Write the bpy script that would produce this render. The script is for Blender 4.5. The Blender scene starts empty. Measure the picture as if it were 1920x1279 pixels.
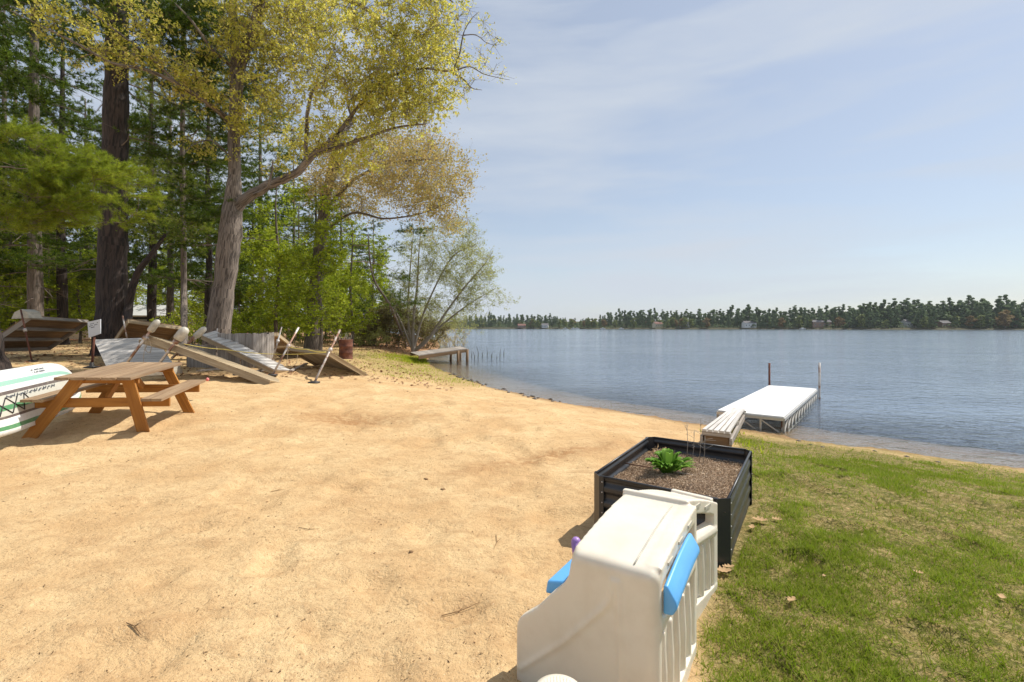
import bpy, math, random
import numpy as np
from mathutils import Vector
R = math.radians
SC = bpy.context.scene
COL = SC.collection
# ---------------------------------------------------------------- camera, sky, sun
EYE, FPX, HOR = 1.55, 900.0, 614.0            # eye height, focal length in photo pixels, horizon row
cam = bpy.data.objects.new('camera', bpy.data.cameras.new('camera'))
COL.objects.link(cam)
cam.location = (0, 0, EYE)
cam.rotation_euler = (R(90), 0, 0)
cam.data.lens = FPX / 1920 * 36
cam.data.shift_y = -(639.5 - HOR) / 1920
cam.data.clip_start = 0.05
cam.data.clip_end = 6000
SC.camera = cam
SUN_AZ, SUN_EL = math.atan2(.9, .42), R(55)     # azimuth clockwise from +Y
wd = bpy.data.worlds.new('World'); SC.world = wd; wd.use_nodes = True
wn = wd.node_tree; wn.nodes.clear()
def WN(t, **k):
    n = wn.nodes.new(t)
    for a, b in k.items(): setattr(n, a, b)
    return n
sky = WN('ShaderNodeTexSky', sky_type='NISHITA', sun_disc=False)
sky.sun_elevation = SUN_EL; sky.sun_rotation = SUN_AZ
sky.air_density = 1.0; sky.dust_density = .8; sky.ozone_density = 1.0
tc = WN('ShaderNodeTexCoord'); mp = WN('ShaderNodeMapping'); mp.inputs['Scale'].default_value = (1.0, 1.0, 6.5)
mp.inputs['Rotation'].default_value = (R(8), R(10), 0)
nz = WN('ShaderNodeTexNoise'); nz.inputs['Scale'].default_value = 1.7; nz.inputs['Detail'].default_value = 7; nz.inputs['Roughness'].default_value = .52
nz.inputs['Distortion'].default_value = .35
rp = WN('ShaderNodeValToRGB'); rp.color_ramp.elements[0].position = .40; rp.color_ramp.elements[1].position = .66
rp.color_ramp.elements[0].color = (.45, .45, .45, 1); rp.color_ramp.elements[1].color = (.92, .92, .92, 1)
mx = WN('ShaderNodeMix', data_type='RGBA'); mx.inputs['B'].default_value = (5.0, 5.45, 6.1, 1)
bg = WN('ShaderNodeBackground'); bg.inputs['Strength'].default_value = .12
wo = WN('ShaderNodeOutputWorld')
L_ = wn.links.new
L_(tc.outputs['Generated'], mp.inputs['Vector']); L_(mp.outputs[0], nz.inputs['Vector']); L_(nz.outputs['Fac'], rp.inputs[0])
L_(rp.outputs[0], mx.inputs['Factor']); L_(sky.outputs[0], mx.inputs['A']); L_(mx.outputs['Result'], bg.inputs[0]); L_(bg.outputs[0], wo.inputs[0])
sl = bpy.data.lights.new('sun', 'SUN'); sl.energy = 5.0; sl.angle = R(.5); sl.color = (1, .95, .87)
so = bpy.data.objects.new('sun', sl); COL.objects.link(so)
sd_ = Vector((math.sin(SUN_AZ) * math.cos(SUN_EL), math.cos(SUN_AZ) * math.cos(SUN_EL), math.sin(SUN_EL)))
so.rotation_euler = sd_.to_track_quat('Z', 'Y').to_euler(); so.location = (30, 10, 60)
SC.view_settings.view_transform = 'Standard'; SC.view_settings.look = 'None'
SC.view_settings.exposure = 0.10; SC.view_settings.gamma = 1
SC.cycles.sample_clamp_indirect = 3; SC.cycles.sample_clamp_direct = 12; SC.cycles.max_bounces = 8; SC.cycles.transparent_max_bounces = 12

# ---------------------------------------------------------------- helpers
rng = np.random.default_rng(7)
random.seed(7)
V3 = lambda *a: np.array(a, float)
def nrm(v): v = np.asarray(v, float); return v / (np.linalg.norm(v) + 1e-12)
def P(px, py, Y): return V3((px - 960) / FPX * Y, Y, EYE - (py - HOR) / FPX * Y)
_perm = np.random.default_rng(3).random((256, 256))
def vnoise(x, y):
    xi = np.floor(x).astype(int); yi = np.floor(y).astype(int); fx = x - xi; fy = y - yi
    fx = fx * fx * (3 - 2 * fx); fy = fy * fy * (3 - 2 * fy)
    g = lambda a, b: _perm[a & 255, b & 255]
    return (g(xi, yi) * (1 - fx) + g(xi + 1, yi) * fx) * (1 - fy) + (g(xi, yi + 1) * (1 - fx) + g(xi + 1, yi + 1) * fx) * fy
def fbm(x, y, o=4):
    s = 0; a = .5
    for i in range(o):
        s = s + a * vnoise(x * 2 ** i + 17 * i, y * 2 ** i + 31 * i); a *= .5
    return s / (1 - .5 ** o)
def sm(a, b, x):
    t = np.clip((np.asarray(x, float) - a) / (b - a), 0, 1); return t * t * (3 - 2 * t)

class MB:
    """collects faces with UVs, builds one mesh"""
    def __init__(s): s.v = []; s.f = []; s.uv = []; s.m = []; s.n = 0; s.smooth = []
    def add(s, verts, faces, uvs=None, m=0, smooth=False):
        b = s.n; s.v.extend([tuple(map(float, q)) for q in verts]); s.n += len(verts)
        for i, f in enumerate(faces):
            s.f.append([b + j for j in f]); s.m.append(m); s.smooth.append(smooth)
            s.uv.extend(uvs[i] if uvs else [(verts[j][0] + verts[j][2] * .3, verts[j][1] + verts[j][2]) for j in f])
    def box(s, c, ax, ay, az, m=0):
        """c centre, ax/ay/az half extent vectors"""
        c, A = np.asarray(c, float), [np.asarray(a, float) for a in (ax, ay, az)]
        l = [np.linalg.norm(a) for a in A]; o = int(np.argmax(l)); ou, ov = rng.random() * 50, rng.random() * 50
        vs = []; sg = []
        for i in (-1, 1):
            for j in (-1, 1):
                for k in (-1, 1): vs.append(c + A[0] * i + A[1] * j + A[2] * k); sg.append((i, j, k))
        F = [(0, 1, 3, 2), (4, 6, 7, 5), (0, 4, 5, 1), (2, 3, 7, 6), (0, 2, 6, 4), (1, 5, 7, 3)]
        if np.dot(np.cross(A[0], A[1]), A[2]) < 0: F = [f[::-1] for f in F]
        oth = [q for q in (0, 1, 2) if q != o]
        uvs = []
        for f in F:
            uvs.append([(sg[j][o] * l[o] + ou, sg[j][oth[0]] * l[oth[0]] + sg[j][oth[1]] * l[oth[1]] * 1.3 + ov) for j in f])
        s.add(vs, F, uvs, m)
    def beam(s, p0, p1, w, h, up=(0, 0, 1), m=0):
        p0, p1 = np.asarray(p0, float), np.asarray(p1, float); d = p1 - p0; L = np.linalg.norm(d); d = d / L
        sd = nrm(np.cross(d, up)); u = np.cross(sd, d)
        s.box((p0 + p1) / 2, d * L / 2, sd * w / 2, u * h / 2, m)
    def tube(s, pts, rad, n=8, m=0, cap=True):
        pts = [np.asarray(p, float) for p in pts]; rad = [rad] * len(pts) if np.isscalar(rad) else rad
        vs = []; L = 0; ls = []
        ref = V3(.31, .2, .93); ou = rng.random() * 30
        for i, p in enumerate(pts):
            t = nrm(pts[min(i + 1, len(pts) - 1)] - pts[max(i - 1, 0)])
            if i: L += np.linalg.norm(p - pts[i - 1])
            ls.append(L)
            if abs(np.dot(t, ref)) > .95: ref = V3(1, .1, .05)
            a = nrm(np.cross(t, ref)); b = np.cross(t, a)
            for k in range(n):
                th = 2 * math.pi * k / n; vs.append(p + (a * math.cos(th) + b * math.sin(th)) * rad[i])
        F = []; U = []
        for i in range(len(pts) - 1):
            for k in range(n):
                k2 = (k + 1) % n; F.append((i * n + k, i * n + k2, (i + 1) * n + k2, (i + 1) * n + k))
                c = 2 * math.pi * rad[i]
                U.append([(ls[i] + ou, k / n * c), (ls[i] + ou, (k + 1) / n * c), (ls[i + 1] + ou, (k + 1) / n * c), (ls[i + 1] + ou, k / n * c)])
        if cap:
            F.append(tuple(range(n))[::-1]); U.append([(0, 0)] * n); o = (len(pts) - 1) * n
            F.append(tuple(o + k for k in range(n))); U.append([(0, 0)] * n)
        s.add(vs, F, U, m, True)
    def lathe(s, c, prof, n=16, m=0, ax=(0, 0, 1)):
        az = nrm(ax); a = nrm(np.cross(az, (.3, .9, .1))); b = np.cross(az, a); vs = []
        for r, z in prof:
            for k in range(n):
                th = 2 * math.pi * k / n; vs.append(np.asarray(c) + az * z + (a * math.cos(th) + b * math.sin(th)) * r)
        F = [(i * n + k, i * n + (k + 1) % n, (i + 1) * n + (k + 1) % n, (i + 1) * n + k) for i in range(len(prof) - 1) for k in range(n)]
        U = [[(k / n * 3, prof[i][1]), ((k + 1) / n * 3, prof[i][1]), ((k + 1) / n * 3, prof[i + 1][1]), (k / n * 3, prof[i + 1][1])] for i in range(len(prof) - 1) for k in range(n)]
        s.add(vs, F, U, m, True)
    def prism(s, poly, ex, m=0):
        """closed polygon of 3d points extruded by vector ex"""
        n = len(poly); ex = np.asarray(ex, float); vs = [np.asarray(p, float) for p in poly]; vs = vs + [p + ex for p in vs]
        nn = sum((np.cross(vs[i], vs[(i + 1) % n]) for i in range(n)), V3(0, 0, 0))
        F = [tuple(range(n))[::-1], tuple(range(n, 2 * n))] + [(i, (i + 1) % n, n + (i + 1) % n, n + i) for i in range(n)]
        if np.dot(nn, ex) < 0: F = [f[::-1] for f in F]
        s.add(vs, F, None, m)
    def build(s, name, mats, parent=None):
        org = ORG[parent.name] if parent else V3(0, 0, 0)
        me = bpy.data.meshes.new(name)
        me.from_pydata([tuple(np.array(q) - org) for q in s.v] if parent else s.v, [], s.f)
        uv = me.uv_layers.new(name='UVMap'); uv.data.foreach_set('uv', np.array(s.uv, np.float32).ravel())
        for q in (mats if isinstance(mats, (list, tuple)) else [mats]): me.materials.append(q)
        me.polygons.foreach_set('material_index', s.m); me.polygons.foreach_set('use_smooth', s.smooth)
        return link(name, me, parent)
ORG = {}
def link(name, me, parent=None):
    o = bpy.data.objects.new(name, me); COL.objects.link(o)
    if parent: o.parent = parent; ORG[o.name] = ORG[parent.name]
    else: ORG[o.name] = V3(0, 0, 0)
    return o
def tag(o, label=None, cat=None, group=None, kind=None):
    if label: o['label'] = label
    if cat: o['category'] = cat
    if group: o['group'] = group
    if kind: o['kind'] = kind
    return o
def thing(name, loc, label, cat, group=None):
    o = bpy.data.objects.new(name, None); COL.objects.link(o); o.location = tuple(map(float, loc)); o.empty_display_size = .2
    ORG[o.name] = np.asarray(loc, float); return tag(o, label, cat, group)
def copy_thing(o, loc, rz=0, sc=1, label=None):
    c = o.copy(); COL.objects.link(c); c.location = tuple(map(float, loc)); c.rotation_euler = (0, 0, rz)
    c.scale = (sc, sc, sc) if np.isscalar(sc) else sc
    if label: c['label'] = label
    for ch in o.children:
        d = ch.copy(); COL.objects.link(d); d.parent = c
    return c
def quads(name, Q, mats, parent=None, k=4, mi=None, smooth=False):
    """Q (N,k,3) separate polygons"""
    Q = np.asarray(Q, np.float32)
    if parent: Q = Q - ORG[parent.name].astype(np.float32)
    n = len(Q); me = bpy.data.meshes.new(name)
    me.vertices.add(n * k); me.vertices.foreach_set('co', Q.ravel())
    me.loops.add(n * k); me.loops.foreach_set('vertex_index', np.arange(n * k, dtype=np.int32))
    me.polygons.add(n); me.polygons.foreach_set('loop_start', np.arange(n, dtype=np.int32) * k)
    try: me.polygons.foreach_set('loop_total', np.full(n, k, np.int32))
    except Exception: pass
    for q in (mats if isinstance(mats, (list, tuple)) else [mats]): me.materials.append(q)
    if mi is not None: me.polygons.foreach_set('material_index', mi)
    me.update(calc_edges=True); me.validate()
    return link(name, me, parent)
def rdir(n, g=None):
    g = g or rng
    v = g.normal(size=(n, 3)); return v / np.linalg.norm(v, axis=1, keepdims=True)
def leafq(c, size, g=None, flat=0., aspect=.55):
    """diamond leaf quads round centres c (N,3)"""
    g = g or rng
    n = len(c); u = rdir(n, g); w = rdir(n, g)
    if flat: u[:, 2] *= 1 - flat; u /= np.linalg.norm(u, axis=1, keepdims=True); w[:, 2] *= 1 - flat
    v = np.cross(u, w); v /= np.linalg.norm(v, axis=1, keepdims=True) + 1e-9
    s = (size * g.uniform(.6, 1.3, n))[:, None]
    bend = np.cross(u, v) * s * .18
    return np.stack([c - u * s * .5, c + v * s * aspect * .5 - bend, c + u * s * .5, c - v * s * aspect * .5 - bend], 1)

# ---------------------------------------------------------------- materials
def mat(name, fn):
    m = bpy.data.materials.new(name); m.use_nodes = True; nt = m.node_tree; nt.nodes.clear()
    class X: pass
    x = X(); x.nt = nt
    def N(t, ins=None, **k):
        n = nt.nodes.new(t)
        for a, b in k.items(): setattr(n, a, b)
        for a, b in (ins or {}).items():
            if hasattr(b, 'is_linked') or isinstance(b, bpy.types.NodeSocket): nt.links.new(b, n.inputs[a])
            else: n.inputs[a].default_value = b
        return n
    x.N = N
    def noise(scale, detail=4, vec=None, rough=.55, dist=0):
        i = {'Scale': scale, 'Detail': detail, 'Roughness': rough, 'Distortion': dist}
        if vec is not None: i['Vector'] = vec
        return N('ShaderNodeTexNoise', i).outputs['Fac']
    x.noise = noise
    def ramp(f, *st):
        n = N('ShaderNodeValToRGB', {0: f}); e = n.color_ramp.elements
        while len(e) < len(st): e.new(.5)
        for q, (p, c) in zip(e, st): q.position = p; q.color = (c, c, c, 1) if np.isscalar(c) else (*c, 1)
        return n.outputs[0]
    x.ramp = ramp
    def mix(f, a, b, t='MIX'):
        n = N('ShaderNodeMix', data_type='RGBA', blend_type=t)
        for i, q in (('Factor', f), ('A', a), ('B', b)):
            if isinstance(q, bpy.types.NodeSocket): nt.links.new(q, n.inputs[i] if i == 'Factor' else n.inputs[i])
            else: n.inputs[i].default_value = q if i == 'Factor' else ((*q, 1) if len(q) == 3 else q)
        return n.outputs['Result']
    x.mix = mix
    x.obj = lambda: N('ShaderNodeTexCoord').outputs['Object']
    x.pos = lambda: N('ShaderNodeNewGeometry').outputs['Position']
    x.uv = lambda: N('ShaderNodeTexCoord').outputs['UV']
    x.rnd = lambda: N('ShaderNodeNewGeometry').outputs['Random Per Island']
    x.map = lambda v, s=(1, 1, 1), r=(0, 0, 0): N('ShaderNodeMapping', {'Vector': v, 'Scale': s, 'Rotation': r}).outputs[0]
    x.attr = lambda a: N('ShaderNodeAttribute', attribute_name=a).outputs['Fac']
    x.math = lambda op, a, b=0: N('ShaderNodeMath', {0: a, 1: b}, operation=op).outputs[0]
    x.bump = lambda h, s=.5, d=.01: N('ShaderNodeBump', {'Height': h, 'Strength': s, 'Distance': d}).outputs[0]
    def pr(col, rough=.7, normal=None, **k):
        n = N('ShaderNodeBsdfPrincipled', {'Roughness': rough})
        if isinstance(col, bpy.types.NodeSocket): nt.links.new(col, n.inputs['Base Color'])
        else: n.inputs['Base Color'].default_value = (*col, 1)
        if normal is not None: nt.links.new(normal, n.inputs['Normal'])
        for a, b in k.items(): n.inputs[a.replace('_', ' ')].default_value = b
        return n.outputs[0]
    x.pr = pr
    sh = fn(x)
    o = N('ShaderNodeOutputMaterial', {'Surface': sh}); return m
def wood(name, a, b, c, rough=.8, knots=True, grain=.5):
    def f(x):
        uv = x.uv(); g = x.noise(1, 6, x.map(uv, (1.2, 34, 1)), .7, .5); g2 = x.noise(1, 3, x.map(uv, (.7, 7, 1)), .5)
        col = x.ramp(g, (.3, a), (.52, b), (.75, c)); t = x.ramp(x.rnd(), (0, .72), (1, 1.15)); col = x.mix(1., col, t, 'MULTIPLY')
        col = x.mix(x.ramp(g2, (.38, .6), (.62, 0)), col, a)
        return x.pr(col, rough, x.bump(g, grain, .004))
    return mat(name, f)
def leafm(name, cols, tr=.45, rough=.55, spread=None):
    def f(x):
        n = len(cols); col = x.ramp(x.rnd(), *[((i + .0) / (n - 1), c) for i, c in enumerate(cols)])
        ob = x.noise(.55, 2, x.pos()); col = x.mix(x.ramp(ob, (.35, .55), (.65, 0)), col, cols[0])
        p = x.pr(col, rough, Specular_IOR_Level=.12); t = x.N('ShaderNodeBsdfTranslucent', {'Color': col}).outputs[0]
        return x.N('ShaderNodeMixShader', {0: tr, 1: p, 2: t}).outputs[0]
    return mat(name, f)
def plain(name, c, rough=.5, var=.06, scale=6, **k):
    def f(x):
        n = x.noise(scale, 5, x.obj()); col = x.mix(x.ramp(n, (.3, 0.), (.75, 1.)), tuple(q * (1 - var * 2) for q in c), c)
        return x.pr(col, rough, x.bump(x.noise(scale * 12, 3, x.obj()), .08, .002), **k)
    return mat(name, f)
def bark(name, a, b, sc=1., vert=5.):
    def f(x):
        uv = x.uv(); g = x.noise(1, 7, x.map(uv, (1.4 * sc, vert * 3 * sc, 1)), .65, .9); g2 = x.noise(1.2, 3, x.map(uv, (.5, 1.5, 1)))
        col = x.ramp(g, (.40, a), (.56, b)); col = x.mix(x.ramp(g2, (.4, .4), (.65, 0)), col, a)
        return x.pr(col, .9, x.bump(g, 1., .05))
    return mat(name, f)

M = {}
M['oak_bark'] = bark('oak_bark', (.07, .056, .046), (.31, .255, .21))
M['pine_bark'] = bark('pine_bark', (.016, .012, .010), (.075, .052, .042), 1, 4)
M['grey_bark'] = bark('grey_bark', (.08, .065, .05), (.25, .20, .165), 1.5, 4)
M['twig'] = plain('twig_bark', (.17, .13, .10), .9)
M['pale_twig'] = plain('pale_twig_bark', (.33, .29, .24), .9)
M['oak_leaf'] = leafm('oak_leaf', [(.58, .55, .07), (.72, .68, .11), (.82, .76, .20), (.72, .56, .22), (.56, .64, .09)], .55)
M['tan_leaf'] = leafm('tan_leaf', [(.52, .40, .13), (.66, .52, .20), (.58, .54, .12), (.66, .42, .20)], .4)
M['green_leaf'] = leafm('green_leaf', [(.22, .30, .018), (.42, .50, .03), (.58, .62, .06), (.32, .41, .03)], .5)
M['dull_leaf'] = leafm('dull_leaf', [(.09, .15, .02), (.18, .26, .035), (.28, .31, .05), (.22, .21, .06)], .45)
M['willow_leaf'] = leafm('willow_leaf', [(.42, .44, .12), (.54, .56, .17), (.60, .62, .26), (.46, .40, .18)], .4)
M['pine_bright'] = leafm('pine_bright', [(.13, .19, .015), (.26, .34, .03), (.46, .50, .06), (.28, .37, .035)], .45)
M['pine_dark'] = leafm('pine_dark', [(.03, .06, .008), (.085, .14, .014), (.22, .30, .03), (.06, .11, .012)], .45)
M['far_pine'] = leafm('far_pine', [(.15, .21, .11), (.20, .27, .13), (.27, .33, .15), (.21, .25, .14)], .4)  # needle colour lightened to stand in for distance haze
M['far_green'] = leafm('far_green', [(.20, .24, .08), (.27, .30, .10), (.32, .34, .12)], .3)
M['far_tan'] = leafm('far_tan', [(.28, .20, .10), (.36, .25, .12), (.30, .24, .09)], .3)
M['brush'] = leafm('brush_leaf', [(.11, .09, .04), (.19, .15, .06), (.22, .21, .05), (.14, .10, .05)], .3)
M['table_wood'] = wood('stained_pine', (.26, .10, .018), (.46, .20, .035), (.56, .27, .06))
M['table_top'] = wood('weathered_table_boards', (.20, .12, .065), (.36, .24, .135), (.47, .34, .21))
M['grey_wood'] = wood('grey_weathered_boards', (.20, .17, .14), (.42, .37, .32), (.60, .55, .49))
M['white_wood'] = wood('bleached_deck_boards', (.40, .37, .33), (.66, .62, .57), (.80, .77, .73))
M['brown_wood'] = wood('brown_deck_boards', (.13, .075, .035), (.26, .16, .08), (.36, .24, .13))
M['rail_wood'] = wood('treated_frame_boards', (.26, .18, .10), (.46, .36, .22), (.58, .47, .32))
M['galv'] = mat('galvanised_pipe', lambda x: x.pr(x.ramp(x.noise(3, 5, x.obj()), (.42, (.26, .14, .09)), (.52, (.55, .50, .45)), (.7, (.72, .70, .66))), .5, Metallic=.3))
M['rust'] = mat('rusty_steel', lambda x: x.pr(x.ramp(x.noise(4, 6, x.obj()), (.35, (.07, .025, .018)), (.55, (.16, .055, .03)), (.75, (.26, .11, .06))), .85, x.bump(x.noise(20, 4, x.obj()), .4, .01)))
M['cap'] = plain('weathered_white_plastic', (.62, .58, .48), .5, .2, 9)
M['rope'] = plain('yellow_rope', (.62, .50, .12), .8)
M['tan_rope'] = plain('tan_rope', (.45, .37, .26), .9)
M['dark_steel'] = plain('dark_steel', (.035, .03, .028), .5)
M['toy'] = mat('cream_moulded_plastic', lambda x: x.pr(x.mix(x.ramp(x.noise(5, 6, x.obj(), .6), (.42, 0.), (.75, .6)), (.74, .68, .56), (.58, .50, .38)), .38, x.bump(x.noise(300, 2, x.obj()), .05, .001), Subsurface_Weight=.05))
M['toy_blue'] = plain('sky_blue_plastic', (.12, .42, .82), .4, .05)
M['toy_purple'] = plain('purple_plastic', (.36, .20, .52), .4)
M['white'] = plain('white_vinyl_deck', (.84, .83, .80), .45, .06, 3)
M['alu'] = plain('aluminium_truss', (.62, .60, .56), .4, .1, 9, Metallic=.55)
M['sign'] = plain('white_sign_face', (.78, .79, .80), .4, .02)
M['ink'] = plain('dark_print', (.10, .11, .13), .6)
M['planter'] = mat('charcoal_steel_sheet', lambda x: x.pr(x.mix(x.ramp(x.noise(5, 6, x.obj(), .65), (.42, 0.), (.75, .55)), (.032, .035, .040), (.085, .075, .068)), .38, Metallic=.25))
M['mulch'] = mat('dark_mulch_soil', lambda x: x.pr(x.ramp(x.noise(60, 6, x.obj(), .7), (.35, (.07, .04, .025)), (.5, (.32, .21, .13)), (.68, (.52, .38, .26))), .95, x.bump(x.noise(90, 5, x.obj()), 1, .03)))
M['chip'] = leafm('bark_chips', [(.36, .25, .16), (.58, .43, .30), (.76, .62, .45), (.46, .31, .20)], .05, .9)
M['hosta'] = leafm('hosta_leaf', [(.09, .20, .02), (.16, .34, .035), (.28, .46, .08), (.12, .27, .03)], .3, .4)
M['dead_leaf'] = leafm('dry_oak_leaf', [(.50, .34, .18), (.66, .50, .32), (.58, .36, .18), (.72, .60, .44)], .2, .8)
M['litter'] = leafm('leaf_litter', [(.20, .10, .05), (.34, .20, .11), (.46, .28, .17), (.28, .13, .07)], .15, .9)
M['stone'] = plain('wet_stone', (.14, .11, .085), .6, .3, 8)
M['grass'] = leafm('grass_blade', [(.19, .25, .015), (.26, .36, .02), (.36, .46, .04), (.42, .44, .07), (.48, .42, .16), (.20, .33, .02), (.30, .42, .03)], .4, .55)
M['debris'] = leafm('beach_debris', [(.07, .04, .022), (.22, .13, .06), (.36, .23, .12), (.16, .09, .045)], .0, .95)
M['house_white'] = plain('white_siding', (.62, .62, .60), .7)
M['house_cream'] = plain('cream_siding', (.52, .46, .33), .7)
M['house_brown'] = plain('brown_siding', (.26, .17, .12), .7)
M['roof'] = plain('shingle_roof', (.18, .17, .17), .9, .2)
M['roof_red'] = plain('red_brown_roof', (.24, .12, .09), .9, .2)
M['window'] = plain('window_glass', (.04, .05, .06), .1)
M['pink'] = plain('faded_pink_tape', (.80, .22, .20), .6)
exec_later = []

# ---------------------------------------------------------------- shoreline and terrain
WL = -0.35
def GW(px, py): Y = (EYE - WL) * FPX / (py - HOR); return ((px - 960) / FPX * Y, Y)
near = [(40, -30), (22, -10), (14, 0), (10.5, 3.4), GW(1916, 877), GW(1840, 866), GW(1740, 852), GW(1640, 838), GW(1560, 829), GW(1490, 822), GW(1440, 812), GW(1390, 803), GW(1290, 792), GW(1150, 769),
        GW(1060, 754), GW(1000, 744), GW(930, 727), GW(880, 712), GW(850, 701), GW(822, 691), GW(806, 682), (-4.9, 28), (-5.6, 33), (-6.3, 42), (-9, 60),
        (-12, 75), (-18, 90), (-30, 120), (-70, 180), (-140, 330), (-170, 560)]
far = [(-120, 640), (-30, 650), (60, 600), (100, 560), (135, 570), (160, 520), (220, 500), (280, 470), (330, 420), (380, 400), (470, 370), (640, 330), (900, 300), (900, -30)]
POLY = np.array(near + far)
def sdist(x, y):
    """signed distance to the lake: positive on land"""
    x = np.asarray(x, float); y = np.asarray(y, float); d = np.full(x.shape, 1e9); ins = np.zeros(x.shape, bool)
    n = len(POLY)
    for i in range(n):
        a = POLY[i]; b = POLY[(i + 1) % n]; ex, ey = b - a; wx = x - a[0]; wy = y - a[1]
        t = np.clip((wx * ex + wy * ey) / (ex * ex + ey * ey), 0, 1)
        d = np.minimum(d, np.hypot(wx - ex * t, wy - ey * t))
        c = (a[1] > y) != (b[1] > y)
        with np.errstate(all='ignore'): xi = (b[0] - a[0]) * (y - a[1]) / (b[1] - a[1] + 1e-12) + a[0]
        ins ^= c & (x < xi)
    return np.where(ins, -d, d)
def gz(x, y, s=None, micro=True):
    x = np.asarray(x, float); y = np.asarray(y, float)
    s = sdist(x, y) if s is None else s
    s = s + (fbm(x * 1.3, y * 1.3, 3) - .5) * .35 * sm(90, 60, y)
    land = WL + .35 * sm(0, 4.2, s) 
    land = land + .22 * sm(-2, -6.5, x) * sm(0, 5, s) * sm(5, 8.6, y) + .25 * sm(-10, -17, x) * sm(0, 6, s)
    farr = sm(200, 320, np.hypot(x, y)) ; land = land + farr * 9 * sm(6, 120, s) + farr * 1.2 * sm(0, 6, s)
    bed = WL - .09 * np.clip(-s, 0, 4) - .14 * np.clip(-s - 2, 0, 18)
    z = np.where(s > 0, land, bed)
    if micro:
        near_ = sm(40, 12, np.hypot(x, y)) * sm(.0, 1.5, s)
        z = z + near_ * ((fbm(x * .9, y * .9, 4) - .5) * .07 + (fbm(x * 5.5, y * 5.5, 3) - .5) * .045 + (vnoise(x * 13, y * 11) - .5) * .008 * sm(9, 4, y))
        fp_ = vnoise(x * 2.9 + y * .8, y * 2.6 - x * .6 + 40); z = z - near_ * (.036 * sm(.62, .84, fp_) - .012 * sm(.5, .64, fp_) * sm(.74, .66, fp_)) * sm(1.5, 3., s)
        hole = np.exp(-(((x + 2.6) / .9) ** 2 + ((y - 8.0) / .5) ** 2)); rim = np.exp(-(((x + 2.6) / 1.5) ** 2 + ((y - 8.0) / .85) ** 2))
        z = z + near_ * (rim * .10 - hole * .16) * 1.2
    return z
def lawn_mask(x, y, s):
    xb = np.interp(y, [0, 1.5, 2.1, 2.5, 3, 4.6, 6.5, 8.0, 9.5], [.5, .74, .84, .95, 1.22, 2.1, 2.95, 3.7, 4.3])
    m = sm(-.10, .16, x - xb + (fbm(x * 2.2, y * 2.2, 3) - .5) * .45 * sm(1.2, 5, y))
    return m * sm(.12, .6, s + (fbm(x * 1.7 + 9, y * 1.7, 3) - .5) * .9)
def G(px, py):
    """point where the view ray of a photo pixel meets the ground"""
    d = V3((px - 960) / FPX, 1, -(py - HOR) / FPX); t = 2.
    for _ in range(40):
        z = float(gz(d[0] * t, t, micro=False)); t = .5 * t + .5 * (z - EYE) / d[2]
    return V3(d[0] * t, t, float(gz(d[0] * t, t)))
def onground(x, y): return V3(x, y, float(gz(x, y)))

def sand_shader(x):
    p = x.pos()
    n1 = x.noise(1.1, 5, p, .6); n2 = x.noise(9, 5, p, .65, .3); n3 = x.noise(85, 4, p, .7); n4 = x.noise(3.2, 6, x.map(p, (1, 1.6, 1)), .7, .8)
    n5 = x.noise(26, 5, p, .7, .4)
    sand = x.mix(x.ramp(n1, (.38, 0.), (.62, 1.)), (.57, .37, .18), (.685, .49, .26))
    sand = x.mix(x.ramp(n2, (.46, 0.), (.68, .6)), sand, (.50, .32, .16))
    sand = x.mix(x.ramp(n4, (.52, 0.), (.68, .6)), sand, (.43, .26, .125))
    sand = x.mix(x.ramp(n5, (.52, 0.), (.68, .5)), sand, (.40, .235, .11))
    sand = x.mix(x.ramp(n3, (.59, 0.), (.67, .6)), sand, (.22, .11, .055))
    sand = x.mix(x.ramp(n3, (.33, .45), (.40, 0.)), sand, (.80, .64, .43))
    lawn = x.attr('lawn'); lit = x.attr('litter'); oli = x.attr('olive'); dep = x.attr('depth'); wet = x.attr('wet')
    soil = x.mix(x.ramp(n2, (.38, 0.), (.58, 1.)), (.12, .13, .02), (.32, .235, .085)); soil = x.mix(x.ramp(n3, (.42, .85), (.56, 0.)), soil, (.07, .065, .018)); soil = x.mix(x.ramp(n5, (.5, 0.), (.62, .7)), soil, (.42, .32, .15))
    litc = x.mix(x.ramp(n2, (.35, 0.), (.65, 1.)), (.34, .17, .075), (.52, .33, .18)); litc = x.mix(x.ramp(n3, (.5, 0.), (.6, .7)), litc, (.14, .07, .035))
    olc = x.mix(x.ramp(n2, (.4, 0.), (.6, 1.)), (.26, .21, .06), (.48, .34, .16))
    dug = x.math('MULTIPLY', x.attr('dug'), x.ramp(n2, (.38, .35), (.56, 1.))); sand = x.mix(dug, sand, (.36, .19, .08))
    c = x.mix(oli, sand, olc); c = x.mix(lit, c, litc); c = x.mix(lawn, c, soil)
    c = x.mix(wet, c, (.22, .13, .065))
    mud = x.mix(x.ramp(n4, (.4, 0.), (.6, 1.)), (.045, .035, .022), (.075, .06, .035))  # dark mud; deepening it offshore also stands in for light the water absorbs
    c = x.mix(dep, c, mud); c = x.mix(x.attr('far'), c, (.075, .07, .035))
    h = x.math('ADD', x.math('MULTIPLY', n2, .7), x.math('ADD', x.math('MULTIPLY', n3, .22), x.math('ADD', x.math('MULTIPLY', n4, .9), x.math('MULTIPLY', n5, .5))))
    return x.pr(c, .95, x.bump(h, .8, .042), Specular_IOR_Level=.15)
M['ground'] = mat('beach_sand_and_soil', sand_shader)
def far_ground(x): return x.pr((.15, .13, .07), .95)
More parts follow.
